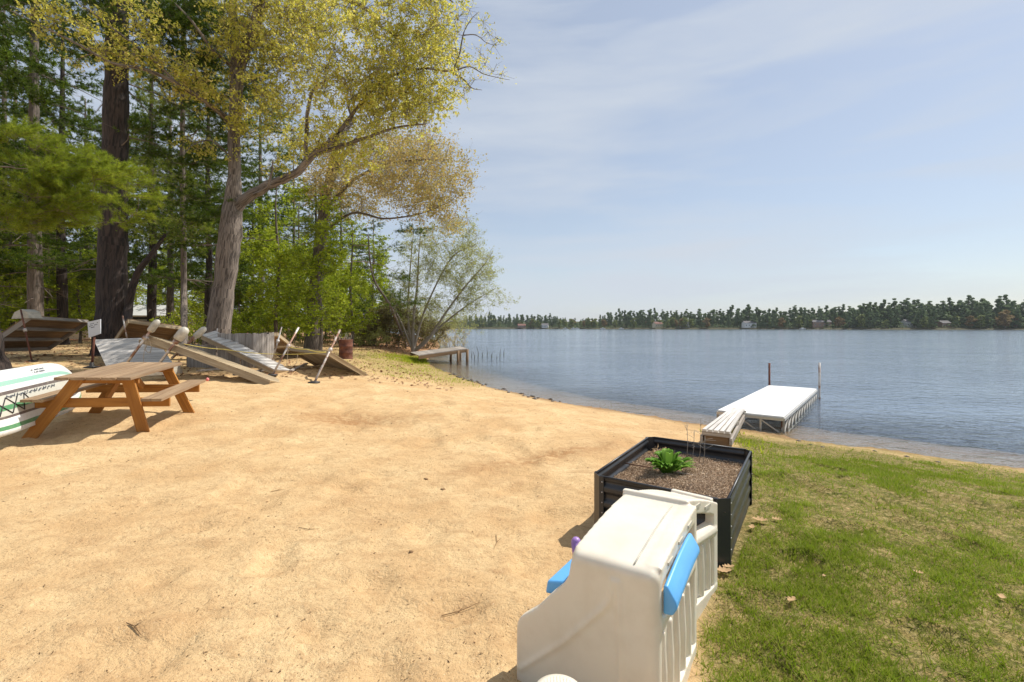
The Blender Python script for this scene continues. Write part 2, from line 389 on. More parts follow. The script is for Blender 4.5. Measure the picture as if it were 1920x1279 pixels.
def make_ground():
    def axis(n, a, lo, hi):
        t0, t1 = math.asinh(lo / a), math.asinh(hi / a); return a * np.sinh(np.linspace(t0, t1, n))
    xs = axis(720, 3.0, -1400, 1500); ys = axis(760, 3.5, -40, 1900)
    X, Y = np.meshgrid(xs, ys); s = sdist(X, Y); Z = gz(X, Y, s)
    n, m_ = X.shape; co = np.stack([X, Y, Z], -1).reshape(-1, 3)
    i = np.arange(n * m_).reshape(n, m_); F = np.stack([i[:-1, :-1], i[:-1, 1:], i[1:, 1:], i[1:, :-1]], -1).reshape(-1, 4)
    me = bpy.data.meshes.new('ground'); me.vertices.add(len(co)); me.vertices.foreach_set('co', co.astype(np.float32).ravel())
    me.loops.add(F.size); me.loops.foreach_set('vertex_index', F.astype(np.int32).ravel())
    me.polygons.add(len(F)); me.polygons.foreach_set('loop_start', np.arange(len(F), dtype=np.int32) * 4)
    me.polygons.foreach_set('use_smooth', np.ones(len(F), bool)); me.update(calc_edges=True)
    fb = fbm(X * .6, Y * .6, 3) - .5
    A = {'lawn': lawn_mask(X, Y, s),
         'litter': np.maximum(sm(24, 30, Y + fb * 6 - np.clip(-X - 5, 0, 12) * 1.1) * sm(-3.5, -5.5, X), sm(150, 250, Y)) * (s > 0),
         'olive': np.clip(sm(14, 20, Y + fb * 5) * sm(6.5, 2.0, s + fb * 3) * .9 + .85 * sm(1.8, .5, s) * sm(3, 5, X) + .25 * sm(12, 18, Y), 0, 1) * (s > 0),
         'depth': sm(-.3, -5.5, s), 'far': sm(180, 260, Y), 'dug': np.exp(-(((X + 2.7) / .95) ** 2 + ((Y - 8.0) / .55) ** 2)) * .9 + .8 * np.exp(-((((X - .55) * .83 + (Y - 5.9) * .55) / 1.3) ** 2 + (((X - .55) * -.55 + (Y - 5.9) * .83) / .22) ** 2)), 'wet': sm(.32, .05, s + fb * .2) * .75}
    for k, a in A.items():
        at = me.attributes.new(k, 'FLOAT', 'POINT'); at.data.foreach_set('value', a.astype(np.float32).ravel())
    me.materials.append(M['ground'])
    o = link('ground', me); tag(o, kind='structure')
make_ground()
def water_shader(x):
    p = x.pos()
    a = x.noise(1, 3, x.map(p, (1.7, 3.0, 1), (0, 0, R(-14))), .55, .5); b = x.noise(1, 3, x.map(p, (5, 9, 1), (0, 0, R(12))), .6, .4); c = x.noise(1, 2, x.map(p, (.12, .35, 1)), .5)
    h = x.math('ADD', x.math('MULTIPLY', a, 1.0), x.math('MULTIPLY', b, .35))
    amp = x.ramp(c, (.35, .6), (.65, 1.)); h = x.math('MULTIPLY', h, amp)
    nb = x.N('ShaderNodeBump', {'Height': h, 'Strength': 1., 'Distance': .056}).outputs[0]
    dp = x.attr('depth')
    body = x.N('ShaderNodeBsdfDiffuse', {'Color': (.12, .16, .215, 1)}).outputs[0]
    refr = x.N('ShaderNodeBsdfTransparent', {'Color': (.80, .84, .82, 1)}).outputs[0]
    under = x.N('ShaderNodeMixShader', {0: dp, 1: refr, 2: body}).outputs[0]
    gl = x.N('ShaderNodeBsdfGlossy', {'Color': (.93, .96, 1, 1), 'Roughness': .09, 'Normal': nb}).outputs[0]
    fr = x.N('ShaderNodeFresnel', {'IOR': 1.333, 'Normal': nb}).outputs[0]
    fr = x.math('MINIMUM', x.math('MULTIPLY', fr, 1.15), .85)
    return x.N('ShaderNodeMixShader', {0: fr, 1: under, 2: gl}).outputs[0]
M['water'] = mat('lake_water', water_shader)
def make_water():
    xs = np.concatenate([np.linspace(-300, -20, 20), np.linspace(-19, 30, 90), np.linspace(35, 1200, 30)]); ys = np.concatenate([np.linspace(-35, 0, 12), np.linspace(1, 60, 110), np.linspace(65, 800, 50)])
    X, Y = np.meshgrid(xs, ys); s = sdist(X, Y); n, m_ = X.shape
    co = np.stack([X, Y, np.full_like(X, WL)], -1).reshape(-1, 3); i = np.arange(n * m_).reshape(n, m_)
    keep = (np.minimum(np.minimum(s[:-1, :-1], s[1:, 1:]), np.minimum(s[:-1, 1:], s[1:, :-1])) < .8)
    F = np.stack([i[:-1, :-1], i[:-1, 1:], i[1:, 1:], i[1:, :-1]], -1)[keep]
    me = bpy.data.meshes.new('lake_water'); me.from_pydata(co.tolist(), [], F.tolist())
    at = me.attributes.new('depth', 'FLOAT', 'POINT'); at.data.foreach_set('value', (sm(0, -6.0, s)).astype(np.float32).ravel())
    me.materials.append(M['water']); tag(link('lake_water', me), kind='structure')
make_water()

# ---------------------------------------------------------------- lawn, litter, debris
def ribbon_tris(c, d, h, w):
    """grass blades: triangles with base c, direction d"""
    n = len(c); side = np.stack([np.cos(rng.random(n) * 6.28), np.sin(rng.random(n) * 6.28), np.zeros(n)], 1) * (w[:, None] if not np.isscalar(w) else w)
    return np.stack([c - side, c + side, c + d * h[:, None]], 1)
def make_lawn():
    n = 2000000; Y = 1.2 + rng.random(n) ** 1.25 * 9.5; X = rng.uniform(.4, 12, n)
    s = sdist(X, Y); ok = (s > .15) & (X < (Y * 1.12 + .6)); X, Y, s = X[ok], Y[ok], s[ok]
    m = lawn_mask(X, Y, s); dens = (sm(.34, .62, fbm(X * 1.3, Y * 1.3, 4)) * .85 + .16) * (.25 + .75 * sm(.36, .58, fbm(X * 6, Y * 6, 3))) * (.36 + .64 * sm(8.2, 4.2, Y))
    ok = rng.random(len(X)) < m * dens; X, Y = X[ok], Y[ok]
    # keep the beds clear
    def out(x0, y0, ux, uy, L, W):
        a = (X - x0) * ux + (Y - y0) * uy; b = -(X - x0) * uy + (Y - y0) * ux; return ~((a > -.02) & (a < L) & (b > -.02) & (b < W))
    ok = out(1.37, 3.02, .55, .835, 1.52, .93) & out(.525, 1.81, .54, .84, 1.3, .6); X, Y = X[ok], Y[ok]
    n = len(X); c = np.stack([X, Y, gz(X, Y) - .004], 1)
    d = rdir(n); d[:, 2] = np.abs(d[:, 2]) * .9 + .35; d /= np.linalg.norm(d, axis=1, keepdims=True)
    tall = fbm(X * 2.4 + 5, Y * 2.4, 3)
    h = rng.uniform(.02, .065, n) * (.45 + tall * 1.2); h *= 1 - .3 * sm(4, 8, Y)
    w = rng.uniform(.0016, .0036, n) * (1 + .8 * sm(3, 8, Y))
    tag(quads('lawn_grass', ribbon_tris(c, d, h, w), M['grass'], k=3), 'patchy mown grass with dry thatch between planter and water', 'grass', kind='stuff')
    # taller shore grass by the small dock and thin grass on the bank
    g = G(775, 676); n = 9000
    X = np.concatenate([g[0] + rng.normal(0, .9, n), rng.uniform(-7.5, -1.0, 16000), rng.uniform(3.3, 4.1, 2600)]); Y = np.concatenate([g[1] + rng.normal(0, 1.2, n), rng.uniform(15, 30, 16000), rng.uniform(6.4, 8.6, 2600)])
    s = sdist(X, Y); band = np.concatenate([np.ones(n) * .9, .42 * sm(5.5, 1.5, s[n:n + 16000]), np.ones(2600) * .3])
    ok = (s > .12) & (rng.random(len(X)) < band * sm(.3, .6, fbm(X * 1.1, Y * 1.1, 3))); big = np.arange(len(X)) < n; X, Y, big = X[ok], Y[ok], big[ok]
    n2 = len(X); c = np.stack([X, Y, gz(X, Y)], 1); d = rdir(n2); d[:, 2] = np.abs(d[:, 2]) + .8; d /= np.linalg.norm(d, axis=1, keepdims=True)
    h = rng.uniform(.05, .12, n2) * np.where(big, 2.0, 1.)
    tag(quads('shore_grass', ribbon_tris(c, d, h, rng.uniform(.006, .012, n2)), M['green_leaf'], k=3), 'green grass tufts along the bank beside the little dock', 'grass', kind='stuff')
def flakes(X, Y, size, lift=.004, asp=.5, g=None):
    n = len(X); c = np.stack([X, Y, gz(X, Y) + lift], 1); th = rng.random(n) * 6.28
    u = np.stack([np.cos(th), np.sin(th), rng.normal(0, .25, n)], 1); v = np.stack([-np.sin(th), np.cos(th), rng.normal(0, .3, n)], 1)
    s = (size if not np.isscalar(size) else np.full(n, size))[:, None]
    return np.stack([c - u * s * .5, c + v * s * asp * .5, c + u * s * .5, c - v * s * asp * .5], 1)
def make_debris():
    n = 45000; Y = 1.6 + rng.random(n) ** 1.3 * 16; X = rng.uniform(-1.1, .7, n) * Y
    s = sdist(X, Y); ok = (s > .1) & (rng.random(n) < .25 + sm(.5, .68, fbm(X * 1.3, Y * 1.3, 4))) ; X, Y = X[ok], Y[ok]
    Q = flakes(X, Y, rng.uniform(.002, .0075, len(X)) * rng.choice([1, 1, 1, 1, 2.], len(X)) * (1 + .22 * Y), .003, .35)
    tag(quads('beach_debris', Q, M['debris'], k=4), 'fine dark specks of bark and needles scattered over the sand', 'debris', kind='stuff')
    n = 90000; Y = rng.uniform(13, 60, n); X = -Y * rng.uniform(.12, 1.15, n); s = sdist(X, Y)
    ok = (s > 1) & (rng.random(n) < .15 + .85 * sm(21, 30, Y - np.clip(-X - 5, 0, 12) * 1.1)); X, Y = X[ok], Y[ok]
    Q = flakes(X, Y, rng.uniform(.05, .13, len(X)), .025, .7); tag(quads('leaf_litter', Q, M['litter'], k=4), 'brown fallen leaves covering the ground under the trees', 'leaf litter', kind='stuff')
make_lawn(); make_debris()

# ---------------------------------------------------------------- trees
def grow_branches(sk, clumps, mb, fac=.55, wob=.12, minr=.012, n=5, up=0.25):
    """space-colonising limbs: each clump centre is reached from the closest point of the skeleton"""
    pts = [p for p, r in sk]; rad = [r for p, r in sk]
    C = list(clumps); A = np.array(pts)
    order = sorted(range(len(C)), key=lambda i: np.min(np.linalg.norm(A - C[i][None], axis=1)))
    for i in order:
        c = C[i]; A = np.array(pts); D = np.linalg.norm(A - c, axis=1) + 1.2 * np.clip(A[:, 2] - c[2], 0, None); j = int(np.argmin(D)); a = A[j]
        L = np.linalg.norm(c - a)
        if L < .15: continue
        r0 = min(rad[j] * fac, .012 + .016 * L); mid = (a + c) / 2 + V3(*rng.normal(0, wob, 3)) * L + V3(0, 0, up * L * rng.uniform(-.6, .8) * .5)
        k = 6 if L > 1.5 else 4; T = np.linspace(0, 1, k); pl = [a * (1 - t) ** 2 + mid * 2 * t * (1 - t) + c * t * t + (V3(*rng.normal(0, .03, 3)) * L if 0 < t < 1 else 0) for t in T]
        rr = [max(minr * .5, r0 * (1 - t * .75)) for t in T]; mb.tube(pl, rr, n if r0 > .03 else 4, cap=False)
        for q, r in zip(pl[1:], rr[1:]): pts.append(q); rad.append(max(r, minr))
def ell(px, py, Y, rx, ry, rd): c = P(px, py, Y); return (c, V3(rx * Y / FPX, rd, ry * Y / FPX))
def fill(ells, n, surf=.5):
    w = np.array([np.prod(e[1]) ** .6 for e in ells]); w /= w.sum(); out = []
    for e, k in zip(ells, rng.multinomial(n, w)):
        d = rdir(k); r = rng.random(k) ** (1 / 3); r = r * (1 - surf) + surf * np.clip(r + .25, 0, 1.05)
        out.append(e[0] + d * r[:, None] * e[1])
    C = np.concatenate(out)
    for g0, rad in ((V3(-14.4, 15.0, .6), 1.15), (V3(-13.2, 14.8, .4), .9)):  # gaps added in the crowns along the sun's path so the bleached panel is lit
        t = (C - g0) @ np.array(sd_); C = C[~((np.linalg.norm(C - g0 - t[:, None] * np.array(sd_), axis=1) < rad) & (t > 0))] if len(C) > 60 else C
    return C
def twigs(mb, c, n, L, r=.006, up=0, k=3):
    """small bare twigs radiating round a clump centre; returns tip points"""
    D = rdir(n); D[:, 2] += up; tips = []
    for d in D:
        d = nrm(d); l = L * rng.uniform(.5, 1.1); m = c + d * l * .5 + rng.normal(0, .08, 3) * l; e = c + d * l; mb.tube([c, m, e], [r, r * .75, r * .4], k, cap=False); tips += [m, (c + m) / 2, (m + e) / 2, m * .25 + e * .75, e, e]
    return np.array(tips)
def needle_tufts(c, ln, k, th, up=.1, g=None, D=None):
    """c (N,3) tuft centres: k long thin triangles each"""
    n = len(c); b = np.repeat(c, k, 0); d = rdir(n * k); d[:, 2] += up; d = d if D is None else d * .8 + np.repeat(D, k, 0) * .8; d /= np.linalg.norm(d, axis=1, keepdims=True)
    w = np.cross(d, rdir(n * k)); w /= np.linalg.norm(w, axis=1, keepdims=True) + 1e-9
    l = ln * rng.uniform(.6, 1.15, n * k)[:, None]; return np.stack([b - w * th / 2, b + w * th / 2, b + d * l], 1)
def trunk_tube(mb, pts, rad, n=14, sub=6, wob=.02, flare=0):
    P_ = [np.asarray(p, float) for p in pts]; out = []; rr = []
    for i in range(len(P_) - 1):
        for t in np.linspace(0, 1, sub, endpoint=False):
            p0 = P_[max(i - 1, 0)]; p1 = P_[i]; p2 = P_[i + 1]; p3 = P_[min(i + 2, len(P_) - 1)]
            q = .5 * ((2 * p1) + (-p0 + p2) * t + (2 * p0 - 5 * p1 + 4 * p2 - p3) * t * t + (-p0 + 3 * p1 - 3 * p2 + p3) * t ** 3)
            r = rad[i] * (1 - t) + rad[i + 1] * t; out.append(q + rng.normal(0, wob, 3) * r); rr.append(r * (1 + rng.normal(0, .03)))
    out.append(P_[-1]); rr.append(rad[-1])
    if flare: 
        for i in range(len(rr)):
            h = out[i][2] - out[0][2]; rr[i] *= 1 + flare * math.exp(-max(h, 0) / .45)
    mb.tube(out, rr, n); return list(zip(out, rr))

def deciduous(name, label, cat, base, trunk, rad, limbs, ells, nclump, nleaf, lsize, lmat, bmat, csize, group=None, flare=.3, tw=4, twl=.6, twmat=None, flat=.2, up=.25, surf=.5):
    t = thing(name, base, label, cat, group); mb = MB(); sk = trunk_tube(mb, trunk, rad, flare=flare); 
    for lp, lr in limbs: sk += trunk_tube(mb, lp, lr, n=9, wob=.05)
    mb.build('trunk', bmat, t)
    cl = fill(ells, nclump, surf); bm_ = MB(); start = [q for q in sk if q[0][2] > base[2] + 1.6 or len(sk) < 12]
    grow_branches(start, cl, bm_, up=up); Q = []
    for c in cl:
        tips = twigs(bm_, c, tw, twl, up=.15) if tw else c[None]
        k = max(1, int(nleaf * rng.uniform(.5, 1.5))); a = tips[rng.integers(0, len(tips), k)]; cs = csize * rng.uniform(.6, 1.2)
        Q.append(leafq(a + rng.normal(0, cs, (k, 3)) * V3(1, 1, .7), lsize, flat=flat))
    bm_.build('branches', twmat or bmat, t)
    quads('crown', np.concatenate(Q), lmat, t)
    return t
def pine(name, label, base, trunk, rad, ells, nclump, ntuft, ln, th, lmat, bmat, k=9, group=None, flare=.35, cs=(.55, .55, .16), dead=0, cat='pine tree'):
    t = thing(name, base, label, cat, group); mb = MB(); sk = trunk_tube(mb, trunk, rad, flare=flare); mb.build('trunk', bmat, t)
    cl = fill(ells, nclump); bm_ = MB(); T = np.array([p for p, r in sk]); Rr = np.array([r for p, r in sk])
    grow_branches([q for q in sk if q[0][2] > base[2] + 2.5], cl, bm_, .35, .06, n=5, up=.05)
    for i in range(dead):
        j = rng.integers(len(T) // 5, len(T)); a = T[j]; th_ = rng.random() * 6.28; l = rng.uniform(1, 3.2)
        d = V3(math.cos(th_), math.sin(th_), rng.uniform(-.25, .2)); bm_.tube([a, a + d * l * .5, a + d * l + V3(0, 0, -.1 * l)], [.03, .02, .006], 4, cap=False)
        for q in range(3): s0 = a + d * l * rng.uniform(.4, .95); bm_.tube([s0, s0 + (nrm(rng.normal(size=3)) + d * .8) * .5], [.008, .003], 3, cap=False)
    C = []
    DD = []
    for c in cl:
        ax = T[np.argmin(np.abs(T[:, 2] - c[2]))]; o_ = nrm((c - ax) * V3(1, 1, 0)); m_ = 7; nn = max(3, int(ntuft * rng.uniform(.5, 1.5) / m_))
        for q in range(m_):
            d = nrm(o_ * rng.uniform(.2, 1.3) + rng.normal(0, .55, 3) * V3(1, 1, .35) + V3(0, 0, .12)); l = cs[0] * rng.uniform(1.0, 2.4); s0 = c + rng.normal(0, .25, 3) * V3(*cs)
            bm_.tube([s0, s0 + d * l], [.007, .003], 3, cap=False); C.append(s0 + d * (rng.random((nn, 1)) ** .7 * l) + rng.normal(0, .02, (nn, 3))); DD.append(np.repeat(d[None], nn, 0))
    bm_.build('branches', M['twig'], t)
    quads('crown', needle_tufts(np.concatenate(C), ln, k, th, D=np.concatenate(DD)), lmat, t, k=3)
    return t

# the big oak in front: hand-laid trunk and limbs
OY = 17.5
OY = 19.; b0 = onground((404 - 960) / FPX * OY, OY)
def OP(px, py, d=0): return P(px, py, OY + d)
trunk = [b0 - V3(0, 0, .15), OP(406, 645), OP(420, 540), OP(432, 440), OP(436, 390), OP(440, 330), OP(439, 260), OP(442, 190), OP(445, 130)]
rad = [.52, .46, .38, .42, .35, .23, .22, .22, .27]
limbs = [
 ([OP(438, 392), OP(470, 368, -.2), OP(512, 344, -.5), OP(560, 320, -.8), OP(590, 288, -1.1), OP(625, 262, -1.2), OP(660, 215, -1.2), OP(712, 156, -1.3), OP(760, 134, -1.4), OP(800, 128, -1.6)], [.24, .20, .17, .14, .12, .09, .065, .055, .045, .035]),
 ([OP(800, 128, -1.6), OP(845, 134, -1.8), OP(880, 125, -2), OP(905, 138, -2), OP(935, 146, -2.2), OP(956, 150, -2.3)], [.035, .028, .02, .015, .01, .005]),
 ([OP(845, 134, -1.8), OP(868, 148, -1.8), OP(885, 165, -1.9), OP(904, 169, -1.9)], [.032, .025, .015, .006]),
 ([OP(850, 130, -1.8), OP(862, 100, -1.9), OP(870, 60, -2.1), OP(885, 35, -2.1), OP(898, 22, -2.2)], [.032, .028, .02, .012, .006]),
 ([OP(868, 66, -2), OP(893, 66, -2), OP(912, 80, -2.1), OP(932, 86, -2.1)], [.02, .016, .01, .005]),
 ([OP(575, 305, -.9), OP(574, 260, -.9), OP(578, 205, -1.1), OP(588, 168, -1.2), OP(612, 150, -1.4)], [.11, .08, .07, .055, .03]),
 ([OP(590, 288, -1), OP(660, 268, -.8), OP(740, 240, -1), OP(800, 232, -1.2)], [.09, .07, .045, .02]),
 ([OP(620, 262, -1), OP(660, 230, .3), OP(655, 190, .8), OP(700, 160, 1.)], [.09, .08, .06, .03]),
 ([OP(445, 130), OP(437, 85, .2), OP(436, 40, .3), OP(440, -30, .5), OP(430, -120, .6)], [.22, .16, .15, .13, .08]),
 ([OP(445, 132), OP(462, 90, -.2), OP(480, 40, -.4), OP(492, -20, -.5), OP(520, -100, -.5), OP(560, -180, -.5)], [.24, .22, .2, .17, .12, .07]),
 ([OP(490, -10, -.5), OP(570, -20, -1), OP(640, -5, -1.4), OP(690, 20, -1.6), OP(705, 42, -1.7), OP(735, 62, -1.8), OP(760, 80, -1.8)], [.12, .11, .09, .07, .055, .04, .02]),
 ([OP(560, -160, -.5), OP(700, -90, -1), OP(800, -30, -1.4), OP(850, 5, -1.6)], [.09, .07, .04, .02]),
 ([OP(440, 235), OP(405, 205, -.8), OP(370, 180, -1.5), OP(330, 155, -2), OP(270, 130, -2.6), OP(210, 118, -3), OP(150, 85, -3.4), OP(90, 55, -3.8), OP(20, 20, -4.2)], [.12, .10, .085, .07, .06, .045, .035, .025, .012]),
 ([OP(330, 155, -2), OP(285, 110, -2.3), OP(220, 60, -2.6), OP(150, 5, -2.8)], [.05, .04, .03, .012]),
 ([OP(443, 130), OP(400, 95, -.8), OP(360, 40, -1.3), OP(310, -10, -1.6)], [.08, .06, .045, .02]),
 ([OP(436, 300), OP(400, 265, -.4), OP(365, 270, -.8), OP(345, 290, -1)], [.04, .03, .02, .01]),
 ([OP(470, 368, -.2), OP(500, 352, -.9), OP(508, 330, -1.1), OP(512, 300, -1.2)], [.07, .05, .04, .02]),
]
oe = [ell(560, 70, OY - .5, 130, 110, 2.8), ell(520, 60, OY + .8, 90, 90, 1.5), ell(700, 110, OY - 1.2, 110, 100, 2.4), ell(600, 200, OY - 1, 150, 80, 2.4), ell(730, 180, OY - 1.2, 95, 60, 1.2),
      ell(545, 265, OY - 1.2, 100, 45, 1.), ell(650, 275, OY - .5, 90, 45, 1.), ell(780, 120, OY - 1.6, 90, 100, 1.6), ell(480, 120, OY, 60, 130, 1.5), ell(630, -40, OY - .5, 260, 50, 3),
      ell(800, 40, OY - 1.6, 70, 50, 1.4)]
ol = [ell(300, 130, OY - 2, 95, 26, .8), ell(190, 90, OY - 3, 110, 30, .9), ell(370, 180, OY - 1.4, 60, 28, .7), ell(60, 35, OY - 3.8, 80, 22, .6), ell(240, 40, OY - 2.6, 80, 30, .8), ell(400, 60, OY - 1, 60, 50, .8), ell(390, 275, OY - .8, 60, 24, .6), ell(470, 230, OY - .8, 70, 30, .8), ell(500, 320, OY - 1.4, 60, 26, .7)]
t = thing('oak_tree', b0, 'tall grey-barked oak with yellow new leaves, its trunk leaning behind the stacked dock sections', 'tree')
mb = MB(); sk = trunk_tube(mb, trunk, rad, n=18, flare=.35)
for lp, lr in limbs: sk += trunk_tube(mb, lp, lr, n=9, wob=.12, sub=5)
mb.build('trunk', M['oak_bark'], t)
bm_ = MB(); cl = np.concatenate([fill(oe, 560, .3), fill(ol, 120, .2)])
grow_branches([q for q in sk if q[0][2] > 4.5], cl, bm_, .5, .15, n=5, up=.1)
rtips = [OP(*q, -1.9) for q in [(905, 40), (915, 60), (925, 85), (930, 70), (880, 20), (900, 100), (890, 150), (870, 165), (860, 60), (940, 140), (925, 135), (910, 120), (850, 90), (830, 60), (870, 185), (860, 30)]]
grow_branches([q for q in sk if q[0][0] > OP(790, 0)[0]], rtips, bm_, .5, .2, n=4)
Q = []
NL = len(cl) - 105
for i, c in enumerate(cl):
    tips = twigs(bm_, c, 10, .95 if i < NL else .42, .006, .1); k = int(118 * rng.uniform(.35, 1.6)) if i < NL else int(60 * rng.uniform(.5, 1.4))
    # leaves sit in little rosettes on the twigs
    ros = tips[rng.integers(0, len(tips), 30)] + rng.normal(0, .07, (30, 3)); a = ros[rng.integers(0, 30, k)]
    Q.append(leafq(a + rng.normal(0, .055, (k, 3)), .115, aspect=.5))
for c in rtips:
    tips = twigs(bm_, c, 8, .5, .006, .1); k = 30; Q.append(leafq(tips[rng.integers(0, len(tips), k)] + rng.normal(0, .06, (k, 3)), .085))
bm_.build('branches', M['twig'], t); quads('crown', np.concatenate(Q), M['oak_leaf'], t)

# second oak behind with tan buds, leaning out over the shore
b1 = G(585, 655)
B1 = b1[1]
deciduous('budding_oak_tree', 'oak with sparse tan spring buds spreading toward the lake behind the yellow-leaved oak', 'tree', b1,
    [b1 - V3(0, 0, .2), P(590, 560, B1), P(600, 460, B1), P(610, 380, B1), P(625, 300, B1 - .5), P(640, 230, B1 - 1)], [.42, .38, .34, .3, .2, .1],
    [([P(605, 400, B1), P(660, 340, B1 - 1), P(720, 310, B1 - 2), P(780, 300, B1 - 3), P(840, 300, B1 - 3)], [.12, .09, .06, .04, .02]),
     ([P(602, 440, B1), P(660, 400, B1 - 2), P(720, 410, B1 - 3), P(790, 400, B1 - 3.5), P(850, 375, B1 - 4)], [.10, .07, .05, .03, .01]),
     ([P(610, 380, B1), P(640, 300, B1), P(700, 230, B1), P(760, 220, B1)], [.15, .12, .08, .03])],
    [ell(760, 285, B1 - 2, 90, 40, 2), ell(790, 330, B1 - 3, 95, 60, 3), ell(700, 330, B1 - 1, 110, 70, 3), ell(820, 390, B1 - 3, 65, 40, 2), ell(650, 360, B1, 80, 50, 2)],
    330, 78, .125, M['tan_leaf'], M['grey_bark'], .13, tw=9, twl=1.1, twmat=M['pale_twig'], surf=.35)

# white pine with the thick dark trunk
B2 = 19.; b2 = onground((207 - 960) / FPX * B2, B2)
pine('white_pine', 'white pine with the thickest dark trunk, standing behind the white sign', b2,
    [b2 - V3(0, 0, .2), P(208, 640, B2), P(210, 520, B2), P(212, 430, B2), P(216, 300, B2), P(218, 170, B2), P(220, 40, B2), P(222, -250, B2), P(225, -600, B2)], [.55, .53, .49, .46, .43, .40, .36, .26, .08],
    [ell(330, 420, B2 + .5, 95, 42, 2), ell(330, 250, B2 + 1, 110, 50, 2.5), ell(310, 90, B2 + .5, 120, 70, 3), ell(160, 30, B2 + 1, 150, 50, 3), ell(390, 350, B2 + 1.5, 60, 60, 2), ell(260, -60, B2, 240, 60, 4), ell(400, 180, B2 + 2.5, 70, 80, 2), ell(370, 20, B2 + 2.5, 70, 60, 2), ell(225, 60, B2 - .9, 70, 60, .8), ell(410, 130, B2 + 1.5, 60, 70, 1), ell(300, 60, B2 - .5, 60, 50, .8)],
    290, 110, .17, .015, M['pine_dark'], M['pine_bark'], k=10, dead=16)
# pine at the left edge: bright bough hanging across the view
b3 = G(-34, 700); B3 = b3[1]
pine('edge_pine', 'pine at the left edge of the picture with a bright green bough hanging low', b3,
    [b3 - V3(0, 0, .2), P(-36, 640, B3), P(-42, 560, B3), P(-60, 400, B3), P(-75, 200, B3), P(-80, -100, B3)], [.52, .40, .30, .27, .25, .2],
    [ell(50, 290, B3 - .3, 90, 38, .9), ell(120, 330, B3 - .2, 95, 45, .9), ell(190, 345, B3 - .3, 75, 42, .8), ell(150, 400, B3 - .3, 95, 32, .8), ell(20, 410, B3 - .5, 70, 24, .8), ell(60, 390, B3 - .4, 80, 24, .8)],
    80, 170, .12, .0075, M['pine_bright'], M['pine_bark'], k=11, cs=(.36, .36, .075))
pine('slim_pine', 'slim pine with green plumes between the two big trunks', G(345, 668),
    [G(345, 668) - V3(0, 0, .1), P(345, 560, 24), P(344, 440, 24), P(342, 300, 24), P(345, 0, 24), P(345, -200, 24)], [.15, .14, .13, .12, .09, .04],
    [ell(300, 350, 23, 60, 40, 1.6), ell(290, 300, 23.4, 55, 30, 1.5), ell(395, 90, 24, 80, 80, 2), ell(330, 180, 24, 80, 50, 2), ell(340, 440, 25, 60, 40, 1.5), ell(480, 250, 24, 60, 40, 1.5), ell(560, 440, 25, 45, 30, 1.5)],
    130, 80, .16, .013, M['pine_bright'], M['grey_bark'], k=9, dead=8)

# mid-distance prototypes, copied through the wood behind
def proto_conifer(seed, h, crown0, mats_, label, group, n=115, tuft=70):
    b = V3(0, 0, 0); e = []
    for i in range(9):
        z = crown0 + (h - crown0) * (i + .5) / 9; r = 3.4 * (1 - i / 11); e.append((V3(rng.normal(0, .6), rng.normal(0, .6), z), V3(r, r, .8)))
    return pine('forest_pine', label, b, [b - V3(0, 0, .3), V3(.05, 0, 3), V3(0, .1, 7), V3(.1, 0, 13), V3(0, 0, h)], [.32, .28, .24, .18, .05], e, n, tuft, .26, .034, mats_, M['pine_bark'] if seed == 2 else M['grey_bark'], k=8, group=group, cs=(.75, .75, .2), dead=22)
def proto_maple(h, c0, lm, label, name='young_maple', group=None, n=70, nl=110, ls=.19, r=2.6, tr=.12):
    b = V3(0, 0, 0); e = [(V3(rng.normal(0, .7), rng.normal(0, .7), z), V3(r * (1 - .3 * abs(i - 1)), r * (1 - .3 * abs(i - 1)), (h - c0) / 6)) for i, z in enumerate(np.linspace(c0, h - 1, 5))]
    return deciduous(name, label, 'tree', b, [b - V3(0, 0, .2), V3(.1, 0, 2), V3(-.1, .1, 5), V3(.1, 0, h * .8), V3(0, 0, h)], [tr, tr * .9, tr * .8, tr * .45, .02], [], e, n, nl, ls, lm, M['grey_bark'], .10, group=group, tw=9, twl=1.0, flat=.7)
GP = 'pines in the wood behind the beach'; GM = 'leafy young trees in the wood behind the beach'
pr_a = proto_conifer(1, 24, 6.5, M['pine_dark'], 'dark green pine with bare lower trunk in the wood behind the beach', GP)
pr_b = proto_conifer(2, 22, 4, M['pine_dark'], 'dark green pine with bare lower trunk in the wood behind the beach', GP, 120)
mp_a = proto_maple(11, 2.6, M['green_leaf'], 'bright green young leafy tree in the wood behind the beach', group=GM)
mp_b = proto_maple(9, 1.8, M['dull_leaf'], 'dull green young leafy tree in the wood behind the beach', group=GM, r=2.4)
used = set()
def place(o, px, Y, sc=1., label=None, group=None, thin=None):
    loc = onground((px - 960) / FPX * Y, Y) - V3(0, 0, .05); rz = rng.random() * 6.28; s = sc if thin is None else (sc * thin, sc * thin, sc)
    if o.name not in used:
        used.add(o.name); o.location = tuple(loc); o.rotation_euler = (0, 0, rz); o.scale = (s, s, s) if np.isscalar(s) else s; c = o
        if label: c['label'] = label
    else: c = copy_thing(o, loc, rz, s, label)
    return c
place(pr_a, 68, 26, 1.15, 'grey-brown pine trunk rising left of the thick dark trunk')
for px, Y, s in [(118, 30, .95), (8, 34, 1), (286, 34, 1.0), (318, 38, .9), (392, 31, .8), (488, 40, .9), (-60, 24, 1), (30, 44, 1.1), (160, 48, 1), (235, 50, 1.1), (430, 52, 1), (550, 56, .9), (640, 62, .85), (-30, 60, 1.1), (90, 62, 1.1), (340, 64, 1), (592, 44, .7), (700, 80, .8)]:
    place(pr_b if rng.random() < .5 else pr_a, px, Y, s)
